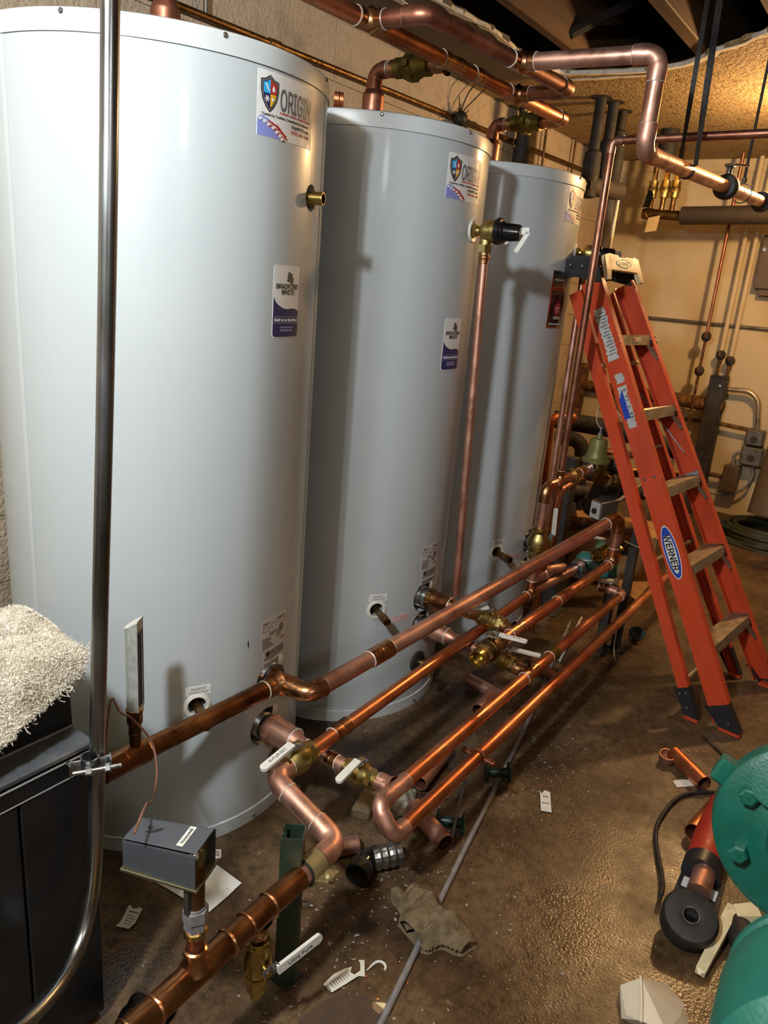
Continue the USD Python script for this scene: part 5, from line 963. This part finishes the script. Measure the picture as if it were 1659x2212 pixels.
simple_pipe('duct_pipe', 'wide grey plastic pipe leaning out of frame at the right of the back wall', [atx(1662, 1118, 5.0), atx(1735, 890, 5.15)], .13, 'pvc_grey')
# hanging gas drops with brass valves and the insulated run
zz = 1.885; xg = 5.0; t = thing('valve_manifold', 'row of three brass drop valves on an old copper header below the ceiling', 'pipe', (xg, 1.6, zz)); h0, h1 = atx(1398, 462, xg), atx(1475, 467, xg)
obj('header', sweep([h0, h1], .030, 18), 'bronze_old', t); obj('header_end', lathe([(0, -.03), (.03, -.028), (.036, 0), (.036, .03), (.03, .03)], h0, unit(h1 - h0), 16), 'bronze_old', t)
for i, (u, lab) in enumerate(((1402, 'brass'), (1428, 'brass'), (1450, 'brass'))):
    b0 = atx(u, 458, xg); b1 = V(b0[0], b0[1], ZC); obj('drop_pipe', cyl(b0, b1, .016, 14), 'bronze_old', t); q = b0 + Z * .13
    vb = obj('valve_body', lathe([(.016, -.05), (.028, -.048), (.028, -.02), (.034, 0), (.028, .02), (.028, .048), (.016, .05)], q, Z, 16), 'brass', t); obj('lever', cbox(q + V(-.03, -.006, -.02), q + V(-.024, .006, .09), .002), 'lever_yellow' if i else 'brass', vb)
simple_pipe('insulated_pipe', 'brown lagged pipe running right from the brass valve manifold', [atx(1472, 466, xg), atx(1740, 463, xg)], .052, 'foam_warm'); simple_pipe('insulated_pipe', 'dark lagged stub rising to the ceiling behind the Z-shaped pipe', [V(*atx(1440, 330, 4.5)[:2], 2.07), V(*atx(1440, 330, 4.5)[:2], ZC)], .05, 'foam_insulation')
lone('paper_tag', prism(Polygon([(0, 0), (.07, .012), (.078, .10), (.008, .085)]), .002, (-Y, Z, X), atx(1392, 502, xg - .05)), 'cap_tan', 'blank cream card tag hanging from the brass valve manifold', 'tag'); lone('tag_string', cyl(atx(1392, 502, xg - .05) + Z * .09, h0 - V(.035, 0, 0), .002, 6), 'wire_white', 'string of the cream card tag', 'string')
lone('black_bag', hull([atx(u, v, xg - .03 + e) for u, v in ((1388, 448), (1402, 430), (1404, 400), (1412, 420), (1404, 448)) for e in (0, .02)]), 'black_cloth', 'black flap hanging behind the first brass drop valve', 'flap')
# lagged risers through the ceiling
for i, (x, y, l) in enumerate(((3.745, 1.523, 'left of three dark lagged pipes coming through the ceiling'), (3.843, 1.497, 'middle of three dark lagged pipes coming through the ceiling'), (4.032, 1.52, 'right of three dark lagged pipes coming through the ceiling'))):
    t = thing('lagged_riser', l, 'pipe', (x, y, 1.87)); zb = (1.80, 1.84, 1.90)[i]
    obj('upper_pipe', cyl((x, y, zb), (x, y, ZC + .01), .026, 16), 'foam_insulation', t); obj('lagging', lathe([(.026, .0), (.040, .004), (.043, .10), (.040, .20 + .02 * i), (.027, .215 + .02 * i)], (x, y, zb), Z, 18), 'foam_insulation', t); obj('ceiling_plate', lathe([(.027, 0), (.05, 0), (.048, .004), (.027, .004)], (x, y, ZC - .004), Z, 16, closed=True), 'soot', t)
simple_pipe('insulated_pipe', 'brown lagged pipe joining the feet of the three ceiling pipes', [atx(1262, 400, 3.72), atx(1338, 414, 3.98)], .042, 'foam_warm'); q = atx(1336, 420, 3.98); simple_pipe('wall_pipe', 'thin pale pipe dropping below the lagged ceiling pipes', [q, V(q[0], q[1] + .005, 1.2)], .012, 'aluminium_tan')
# left wall runs
simple_pipe('wall_conduit', 'thin brass coloured conduit running along the top of the block wall', [(.2, 2.012, 2.035), (3.2, 2.012, 2.075), (5.38, 2.012, 2.10)], .0115, 'bronze_old', collars=((.62, .05, 1.35), (1.3, .05, 1.35)))
simple_pipe('wall_conduit', 'short upright conduit above the nearest tank by the wall', [(1.765, 2.012, 2.05), (1.765, 2.012, 2.24)], .009, 'box_steel')
simple_pipe('soil_pipe', 'black vertical pipe on the wall behind the far tank', [(3.86, 1.965, .02), (3.86, 1.965, ZC)], .036, 'black_iron', collars=((.9, .08, 1.2),))
for i, (x, l) in enumerate(((4.2, 'thin left rod hanging on the wall between the far tank and the lagged pipes'), (4.62, 'thin right rod with wire curl hanging on the wall behind the far tank'))): simple_pipe('wall_rod', l, [(x, 2.0, 1.55), (x, 2.0, ZC)], .007, 'rust_pipe')
t = thing('wire_bundle', 'spiky bundle of black tie wires on the wall conduit over the middle tank', 'wires', (3.25, 1.985, 2.07)); rr = np.random.default_rng(4)
obj('knot', trimesh.creation.icosphere(2, .035).apply_translation((3.25, 1.985, 2.07)), 'wire_black', t)
for i in range(26):
    d = unit(rr.normal(0, 1, 3) * V(1, .35, 1)); d[1] = -abs(d[1]); obj('wire_end', cyl(V(3.25, 1.985, 2.07) + d * .02, V(3.25, 1.985, 2.07) + d * rr.uniform(.06, .10), .0025, 5), 'wire_black', t)
for s in (-1, 1): obj('hanging_wire', sweep(smoothpath([(3.25, 1.985, 2.09), (3.27 + .03 * s, 1.96, 2.15), (3.38 + .04 * s, 1.95, 2.24)], 16), .003, 6), 'wire_black', t)
lone('loose_wire', sweep(smoothpath([(1.9, 2.01, 1.93), (2.2, 2.0, 1.93), (2.5, 2.0, 1.90), (2.9, 2.0, 1.86), (3.3, 2.0, 1.87)], 40), .004, 6), 'wire_black', 'loose dark wire sagging on the block wall behind the middle tank', 'wire')
lone('wall_board', cbox((1.95, 1.985, 1.70), (3.4, 2.028, 1.86), .003), 'soffit_board', 'grey board strip fixed low on the wall behind the middle tank', 'board')

# ================================================================ things on the floor
def gz(u, v, z=0.0): return atz(u, v, z)
def g2(*uv): return [tuple(gz(u, v)[:2]) for u, v in uv]
lone('paper_sheet', rough_patch(g2((333, 1905), (372, 1876), (462, 1866), (522, 1909), (492, 1938), (450, 1974), (395, 1942)), .0006, .0008, amp=.002, seed=1), 'dirty_paper', 'dirty white paper sheet on the floor under the grey switch box', 'paper')
def tagged(name, label, cat, pts, m, prints=(), seed=0, amp=.003):
    t = thing(name, label, cat, gz(*pts[0])); obj('sheet', rough_patch(g2(*pts), .0006, .0007, amp=amp, seed=seed), m, t, smooth=40)
    for (u0, v0, u1, v1, w) in prints:
        a, b = gz(u0, v0), gz(u1, v1); d = unit(b - a); n = np.cross(Z, d); L = np.linalg.norm(b - a); obj('print_line', cbox((0, -w / 2, amp + .0006), (L, w / 2, amp + .0016), .0001, (d, n, Z), V(a[0], a[1], .0005)), 'ink_grey', t)
    return t
tagged('paper_tag', 'white paper tag with notched end near the lower left of the floor', 'tag', [(250, 2004), (262, 1992), (278, 1959), (282, 1958), (287, 1966), (296, 1966), (300, 1963), (308, 1966), (292, 1998), (278, 2010)], 'white_paper', [(279, 1972, 298, 1976, .003), (274, 1980, 292, 1985, .0014), (272, 1986, 290, 1990, .0014), (269, 1991, 286, 1996, .0014), (266, 1997, 282, 2001, .0014)], 2)
tagged('paper_tag', 'tiny white barcode tag on the floor right of the grey switch box', 'tag', [(459, 1858), (462, 1837), (478, 1836), (478, 1855)], 'white_paper', [(465, 1841, 474, 1841, .002), (465, 1845, 474, 1845, .002), (465, 1849, 474, 1849, .002)], 3, .001)
tagged('valve_hang_tag', 'white printed hang tag with round notch below the drain valve', 'tag', [(698, 2130), (720, 2108), (745, 2096), (760, 2092), (757, 2104), (765, 2109), (778, 2100), (778, 2084), (774, 2077), (787, 2077), (788, 2113), (774, 2112), (752, 2126), (717, 2147)], 'white_paper', [(705, 2133, 715, 2143, .0016), (712, 2126, 722, 2138, .0012), (717, 2122, 727, 2134, .0012), (722, 2119, 732, 2131, .0012), (727, 2116, 736, 2127, .0012), (732, 2113, 741, 2124, .0012), (737, 2110, 746, 2121, .0012), (742, 2107, 751, 2117, .0012), (747, 2104, 755, 2113, .0012)], 4, .003)
tagged('paper_tag', 'torn white label strip alone in the middle of the open floor', 'tag', [(1166, 1711), (1170, 1716), (1176, 1709), (1188, 1713), (1191, 1757), (1168, 1753)], 'dirty_paper', [(1172, 1722, 1184, 1724, .004), (1170, 1736, 1186, 1738, .003)], 5, .002)
tagged('paper_tag', 'dirty white tape strip beside the copper offcut near the pump', 'tag', [(1453, 1688), (1470, 1685), (1496, 1686), (1510, 1698), (1462, 1702)], 'dirty_paper', (), 6, .001)
lone('plastic_film', rough_patch(g2((640, 2212), (700, 2165), (760, 2140), (800, 2165), (832, 2190), (850, 2225), (760, 2260), (660, 2260)), .001, .0006, amp=.008, seed=8), 'film', 'crumpled brownish clear film at the bottom edge below the hang tag', 'film')
tagged('paper_scrap', 'small tan paper scrap by the steel rod at the bottom', 'scrap', [(804, 2166), (833, 2168), (834, 2178), (818, 2193), (805, 2180)], 'cap_tan', (), 9, .001)
lone('plastic_hook', sweep(smoothpath([gz(792, 2096, .004), gz(806, 2083, .004), gz(820, 2077, .005), gz(829, 2081, .005), gz(831, 2095, .004)], 30), [.0012 + .0016 * min(1, i / 12) for i in range(30)], 8), 'lever_white', 'white curved plastic hook right of the hang tag', 'hook')
r0_, r1_ = V(.86, .523, .006), V(2.90, .970, .006)
lone('steel_rod', sweep([r0_, V(1.4, .637, .007), V(2.0, .757, .007), r1_], .0068, 10), 'steel_rod', 'long grey steel rod lying diagonally across the floor under the pipes', 'rod')
lone('threaded_rod', cyl((1.505, .70, .19), gz(988, 1830) + V(.0, .02, .004), .004, 8), 'steel_rod', 'thin rod slanting from the split ring hanger down to the floor', 'rod'); lone('white_rod', cyl((2.53, .86, .007), (2.95, .94, .02), .005, 8), 'lever_white', 'white thin rod end beyond the lever valves on the floor', 'rod')
def cutpipe(label, a, b, r, m='copper_new', name='copper_offcut', extra=None):
    t = thing(name, label, 'pipe', a, None); obj('pipe', hollow(a, b, r, .0018, 26), m, t); obj('bore', hollow(V(*a) + unit(V(*b) - V(*a)) * .001, V(*b) - unit(V(*b) - V(*a)) * .001, r - .0019, .0006, 22), 'copper_dark', t); return t
cutpipe('bright copper pipe offcut on the floor below the ladder feet', gz(1455, 1628, .024), gz(1521, 1693, .024), .0235); 
t = thing('copper_pipe_cap', 'small copper cap beside the bright copper offcut', 'fitting', gz(1437, 1644)); q = gz(1437, 1646, 0); obj('cap', lathe([(0, .003), (.018, .004), (.022, .010), (.023, .034), (.0215, .034), (.0205, .012), (0, .008)], q, Z + V(-.2, -.1, 0), 24), 'copper_pink', t); obj('rim', ring(q + Z * .033, Z + V(-.2, -.1, 0), .0222, .0009), 'copper_fitting', t)
cutpipe('copper offcut with dark open end beside the red press tool', gz(1499, 1800, .026), gz(1562, 1727, .026), .026)
cutpipe('copper stub lying behind the elbow of the foreground pipe', gz(690, 1838, .025), gz(772, 1822, .025), .0225, 'copper_pink'); cutpipe('copper stub with bright cut end lying under the U-bend', gz(893, 1742, .030), gz(962, 1822, .026), .024, 'copper_pink'); cutpipe('copper stub poking out below the tee next to the U-bend', gz(965, 1620, .03), gz(908, 1693, .03), .020, 'copper_pink')
cutpipe('copper stub lying below the open brass valve', gz(1012, 1468, .03), gz(1095, 1512, .03), .023, 'copper_pink'); t = cutpipe('short copper coupling on the floor below the lever valves', gz(1062, 1500, .03), gz(1032, 1535, .03), .022, 'copper_pink'); cutpipe('copper pipe half in shadow under the middle tank valves', gz(1150, 1430, .028), gz(1215, 1475, .028), .02, 'copper_dark')
t = thing('black_elbow', 'black scorched pipe elbow with foil on the floor left of the U-bend', 'fitting', gz(800, 1870)); e0, e1, e2 = gz(772, 1888, .030), gz(790, 1858, .030), gz(862, 1842, .030); pth = rounded([e0, e1, e2], .045, 10)
obj('elbow', sweep(pth, [.027] + [.025] * (len(pth) - 2) + [.025], 22, cap=False), 'black_gloss', t, smooth=True); obj('hub', hollow(e0 - unit(e1 - e0) * .004, e0 + unit(e1 - e0) * .026, .030, .004), 'black_iron', t); obj('bore', hollow(e0, e0 + unit(e1 - e0) * .05, .0245, .001), 'soot', t)
fo = sweep([pth[-3] + (pth[-1] - pth[-3]) * f for f in np.linspace(.1, 1, 12)], [.0265 + .0018 * ((i * 7) % 3) for i in range(12)], 18); fo.vertices += .003 * (meshkit.noise(fo.vertices * 90, 3)[:, None] - .3) * unit(V(.3, -.5, .8)); obj('foil_wrap', fo, 'galvanised', t, smooth=False)
# oily rag on the rod
def heap(label, name, cat, c, sx, sy, hgt, rot, m, seed, n=90, cut=.12):
    g = np.linspace(-1, 1, n); U, Vv = np.meshgrid(g, g, indexing='ij'); P = np.stack([U.ravel() * 1.6, Vv.ravel() * 1.6, 0 * U.ravel() + seed], 1); f1 = meshkit.fbm(P, 3, seed).reshape(U.shape); f2 = meshkit.noise(P * 2.2, seed + 3).reshape(U.shape); f3 = meshkit.noise(P * V(3.4, 1.1, 1), seed + 7).reshape(U.shape)
    rad = np.sqrt(U ** 2 + Vv ** 2); out = 1 + .28 * np.sin(3 * np.arctan2(Vv, U) + seed) + .16 * f2; dome = np.clip(1 - (rad / (.95 * out)) ** 2, 0, 1) ** .6
    z = hgt * dome * (.45 + .75 * np.abs(f3) ** .8 + .35 * f1) + .002
    keep = rad < .93 * out; ca, sa = math.cos(rot), math.sin(rot); x, y = U * sx, Vv * sy; v = np.stack([c[0] + ca * x - sa * y, c[1] + sa * x + ca * y, np.maximum(z, .0015)], -1).reshape(-1, 3)
    idx = np.arange(n * n).reshape(n, n); k = keep[:-1, :-1] & keep[1:, :-1] & keep[1:, 1:] & keep[:-1, 1:]; a, b, cc, d = idx[:-1, :-1][k], idx[1:, :-1][k], idx[1:, 1:][k], idx[:-1, 1:][k]
    top = tm(v, np.vstack([np.stack([a, b, cc], 1), np.stack([a, cc, d], 1)])); top.remove_unreferenced_vertices(); bot = top.copy(); bot.vertices[:, 2] = .0005; bot.invert()
    return lone(name, join([top, bot]), m, label, cat, smooth=True)
heap('oily brown rag bunched over the steel rod on the floor', 'rag', 'rag', gz(930, 2000), .095, .062, .050, 1.25, 'rag_cloth', 3)
heap('dark brown rag end spread beside the oily rag', 'rag', 'rag', gz(880, 1965), .06, .03, .016, .9, 'rag_cloth', 6, 50); heap('grey crumpled insulation scrap behind the U-bend', 'insulation_scrap', 'scrap', gz(868, 1742), .060, .035, .035, .3, 'flake', 9, 60)
heap('black cloth wrapped on the near end of the foreground pipe', 'black_cloth', 'cloth', gz(300, 2225), .07, .04, .05, .2, 'black_cloth', 4, 60)
lone('wood_block', cbox((-.05, -.025, 0), (.05, .025, .03), .004, (unit(V(.9, .3, 0)), unit(V(-.3, .9, 0)), Z), gz(790, 1745)), 'rag_cloth', 'brown wood block on the floor left of the insulation scrap', 'block')
for i, (u, v, d, l) in enumerate(((1075, 1668, V(.55, -.83, .1), 'dark green plastic bobbin beside the steel rod'), (975, 1775, V(.4, -.9, .1), 'dark green plastic bobbin half hidden behind the copper stub'), (1376, 1368, V(-.75, -.3, .35), 'dark green plastic bobbin by the far end of the outer pipe'))):
    q = gz(u, v, .030); t = thing('green_bobbin', l, 'bobbin', V(q[0], q[1], 0)); obj('core', lathe([(.006, -.034), (.013, -.034), (.013, .034), (.006, .034)], q, d, 18, closed=True), 'spool_green', t)
    for s in (-1, 1): obj('flange', lathe([(.006, -.004), (.026, -.004), (.029, 0), (.026, .004), (.006, .004)], q + unit(d) * s * .032, d, 22, closed=True), 'spool_green', t)
# red press tool
TQ = gz(1488, 2048, .0); hd = unit(V(.95, .02, .0)); tl2 = thing('press_tool', 'red and black pipe press tool lying half behind the green pump', 'tool', TQ); jr = V(TQ[0] + .02, TQ[1] + .015, .055); ja = unit(V(-.45, -.12, .88))
obj('jaw_ring', lathe([(.017, -.035), (.050, -.042), (.058, -.030), (.060, .010), (.054, .022), (.030, .026), (.018, .022)], jr, ja, 36, closed=True), 'black_rubber', tl2); obj('jaw_bore', hollow(jr - ja * .03, jr + ja * .024, .0185, .003), 'galvanised', tl2)
obj('jaw_arm', hull([jr + V(.0, -.05, .01), jr + V(.0, .05, .01), jr + V(.14, -.04, .02), jr + V(.14, .05, .02), jr + V(.02, -.04, -.04), jr + V(.02, .04, -.04), jr + V(.13, -.035, -.035), jr + V(.13, .035, -.035)]), 'black_rubber', tl2); c0_ = jr + V(.050, .0, .035); c1_ = jr + V(.115, .003, .045); obj('piston_roller', cyl(c0_, c1_, .025, 24), 'copper_pink', tl2, label='shiny bronze coloured piston'); mm = text('25', .018, None, True); mm.vertices = c0_ + V(.014, .012, .0235) + (mm.vertices) @ np.array((-Y, X, Z)); obj('lettering', mm, 'ink_black', tl2)
obj('neck', cyl(jr + V(.11, .01, .035), jr + V(.15, .012, .037), .043, 26), 'black_plastic', tl2); obj('body', sweep([jr + V(.14, .012, .037), jr + V(.16, .013, .038), jr + V(.26, .018, .04), jr + V(.40, .022, .045)], [.038, .041, .041, .036], 26), 'tool_red', tl2); obj('body_edge', ring(jr + V(.147, .012, .037), X, .040, .002), 'lever_white', tl2)
for i, (dx, dy) in enumerate(((.06, .052), (.055, -.048))): 
    fr9 = (unit(V(.9, 0, .2)), unit(V(0, 1, 0) * (1 if i == 0 else 1)), unit(np.cross(V(.9, 0, .2), V(0, 1, 0)))); q9 = jr + V(.085, dy * .62, .017); w9 = obj('white_sticker', cbox((-.014, -.006, 0), (.014, .008, .004), .001, fr9, q9), 'grey_scuff', tl2)
lone('power_cord', sweep(smoothpath([jr + V(.06, .075, -.03), gz(1420, 1840, .008), gz(1418, 1790, .008), gz(1442, 1745, .008), gz(1462, 1725, .008), gz(1500, 1712, .008), gz(1545, 1712, .008)], 60), .0058, 10), 'black_rubber', 'black power cord looping round behind the press tool', 'cord')
lone('black_strip', hull([gz(u, v, z) for u, v in ((1516, 1588), (1530, 1598), (1592, 1640), (1602, 1652), (1590, 1655)) for z in (.001, .008)]), 'black_rubber', 'dark rubber strip on the floor between ladder foot and pump', 'strip')
t = thing('dark_cylinder', 'black cylinder end on the floor below the green pump', 'cylinder', gz(1600, 2020)); q = gz(1612, 2048, .03); obj('body', lathe([(0, -.10), (.025, -.10), (.030, -.09), (.030, .02), (.024, .03), (0, .03)], q, V(-.8, -.35, .1), 24), 'black_rubber', t); obj('end_rim', ring(q + unit(V(-.8, -.35, .1)) * .02, V(-.8, -.35, .1), .029, .002), 'black_iron', t)
# cream bracket and white container
t = thing('cream_bracket', 'cream plastic angled handle lying between the press tool and the pump', 'handle', gz(1510, 2105)); h0_, h1_ = gz(1513, 2098, .012), gz(1583, 1962, .045); h2_ = gz(1632, 1958, .06)
pth = rounded([h0_, h1_, h2_], .02, 6); bsec = []
d1 = unit(h1_ - h0_); n1 = unit(np.cross(d1, Z)); obj('arm', hull([h0_ + n1 * s * .010 + Z * e for s in (-1, 1) for e in (-.011, .006)] + [h1_ + n1 * s * .013 + Z * e for s in (-1, 1) for e in (-.016, .008)] + [h0_ - d1 * .010]), 'cream_plastic', t, smooth=25)
d2 = unit(h2_ - h1_); n2 = unit(np.cross(d2, Z)); obj('head_plate', hull([h1_ + n2 * s * a + Z * e for s, a in ((-1, .004), (1, .030)) for e in (-.016, .008)] + [h2_ + n2 * s * a + Z * e for s, a in ((-1, .006), (1, .036)) for e in (-.016, .008)]), 'cream_plastic', t, smooth=25)
t = thing('white_container', 'cream white plastic container piece at the bottom right edge', 'container', gz(1380, 2150)); A = [gz(u, v, 0) for u, v in ((1338, 2145), (1344, 2196), (1440, 2262), (1510, 2240), (1472, 2160), (1395, 2118))]; B = [V(*(gz(u, v, .055))) for u, v in ((1343, 2125), (1353, 2185), (1400, 2215), (1395, 2206), (1385, 2108), (1382, 2104))]
obj('shell', hull([gz(1338, 2140, .0), gz(1342, 2200, .0), gz(1400, 2230, 0), gz(1340, 2128, .02), gz(1385, 2112, .06), gz(1384, 2205, .045), gz(1352, 2192, .02), gz(1490, 2225, .0), gz(1440, 2125, .0), gz(1478, 2168, .0), gz(1440, 2230, .045), gz(1470, 2195, .02)]), 'jug_white', t, smooth=False); obj('ridge', sweep([gz(1384, 2110, .062), gz(1386, 2160, .056), gz(1385, 2208, .047)], .003, 8), 'jug_white', t)
t = thing('hose_coil', 'dark green hose coiled on the floor at the right by the back wall', 'hose', gz(1640, 1165)); c = gz(1655, 1168, .0)
for i in range(6):
    rr_ = .30 - .022 * i; zc = .016 + .026 * (i // 2); obj('hose_turn', ring(c + V(.02 * (i % 3), .015 * ((i * 2) % 3), zc), Z + V(.05 * ((i % 3) - 1), .04 * ((i % 2) - .5), 0), rr_, .015, 48, 8), 'hose_dark', t)
t = thing('tool_case', 'red edged black tool case just behind the right ladder foot', 'case', gz(1640, 1480)); q = gz(1627, 1467, 0) + V(.03, -.02, 0); obj('boot', cbox((0, -.18, 0), (.16, .0, .05), .006, o=q + V(.30, .02, 0), ax=np.eye(3)), 'black_rubber', t); obj('stripe', cbox((-.002, -.17, .015), (.003, -.01, .035), .001, o=q + V(.30, .02, 0), ax=np.eye(3)), 'tool_red', t)
# flakes, chips and grit: nobody could count them
def flakes(name, label, n, m, seed, zones, smin, smax):
    r = np.random.default_rng(seed); vs, fs, k = [], [], 0
    for _ in range(n):
        cx, cy, sx, sy = zones[r.integers(len(zones))]; p = V(cx + r.normal(0, sx), cy + r.normal(0, sy), 0)
        if any((p[0] - c[0]) ** 2 + (p[1] - c[1]) ** 2 < .375 ** 2 for c in TK) or (p[0] < .62 and p[1] > .93): continue
        s = smin + (smax - smin) * r.random() ** 4; a = r.uniform(0, PI * 2); u, w = V(math.cos(a), math.sin(a), 0) * s, V(-math.sin(a), math.cos(a), 0) * s * r.uniform(.25, .8); h = r.uniform(.0008, .0012 + s * .5)
        q = [p - u - w, p + u - w * .6, p + u * .7 + w, p - u * .6 + w * .8, p + V(0, 0, h)]; vs += [x + V(0, 0, .0006) for x in q[:4]] + [q[4]]; fs += [(k, k + 1, k + 4), (k + 1, k + 2, k + 4), (k + 2, k + 3, k + 4), (k + 3, k, k + 4), (k, k + 2, k + 1), (k, k + 3, k + 2)]; k += 5
    return lone(name, tm(vs, fs), m, label, 'debris', kind='stuff', smooth=False)
flakes('pale_flakes', 'pale insulation flakes and chips scattered over the floor under the pipes', 3600, 'flake', 1, [(1.15, .82, .10, .06), (1.02, .74, .12, .08), (1.35, .72, .14, .05), (1.7, .72, .18, .06), (2.2, .85, .25, .10), (1.5, .45, .5, .25), (1.0, .6, .35, .2), (2.3, .75, .2, .05), (1.9, .62, .2, .05)], .0004, .0048)
flakes('copper_shavings', 'small bright copper shavings on the open floor', 160, 'copper_flake', 2, [(1.3, .6, .4, .15), (1.8, .5, .4, .2), (.96, .56, .04, .03)], .001, .005)
for k, (u, v) in enumerate(((592, 1640), (900, 1428))):
    P_, dd = None, td(-90 - 3 * k); d0 = CAMP; rr2 = ray(u, v); c = TK[k]; A_ = rr2[:2] @ rr2[:2]; B_ = -2 * rr2[:2] @ V(*c); C_ = V(*c) @ V(*c) - RT * RT; tt_ = (-B_ - math.sqrt(B_ * B_ - 4 * A_ * C_)) / (2 * A_); P_ = CAMP + rr2 * tt_; dd = unit(V(P_[0] - c[0], P_[1] - c[1], 0))
    gsk = obj('drain_grommet', lathe([(0, -.002), (.035, -.002), (.037, .004), (.032, .009), (.02, .011), (0, .011)], P_, dd, 30), 'black_rubber', TANK[k], label='black rubber grommet of the drain cock'); obj('drain_cock', [cyl(P_ + dd * .01, P_ + dd * .06, .010, 14), hexa(P_ + dd * .022, P_ + dd * .034, .014)], 'brass', gsk); obj('cock_spout', cyl(P_ + dd * .05, P_ + dd * .055 - Z * .035 , .009, 12), 'brass', gsk); obj('cock_key', cbox(P_ + dd * .058 - V(.012, .002, .004), P_ + dd * .058 + V(.012, .004, .012), .001), 'brass', gsk)

# things of one kind share a group
for root, words in dict(ball_valve='brass ball valves on the copper pipes', green_bobbin='dark green bobbins on the floor', hanger_strap='perforated hanger straps', check_valve='check valves over the tanks', tank_riser='copper risers on the tank tops', overhead_pipe='overhead copper pipes', lagged_riser='lagged pipes through the ceiling', wall_pipe='thin pipes on the back wall', paper_tag='paper tags on the floor', copper_offcut='cut copper pipe pieces on the floor', copper_header_pipe='low parallel copper pipes', tank_outlet_pipe='copper outlets of the tanks', strut_post='steel channel posts', insulated_pipe='dark insulated pipes', old_pipe='old pipes beyond the far tank', copper_old_pipe='old copper pipes beyond the far tank', wall_conduit='steel conduits on the walls', cardboard_box='cardboard behind the ladder', relief_drain_pipe='relief drain pipes', rag='oily rags', wall_rod='thin rods on the left wall', circulator_pump='circulator pumps beyond the far tank', copper_small_pipe='thin copper pipes').items():
    for p in stage.GetPrimAtPath('/World').GetChildren():
        nm = p.GetName(); base = nm[:-4] if nm[-4:-3] == '_' and nm[-3:].isdigit() else nm
        if base == root: p.SetCustomDataByKey('group', words)
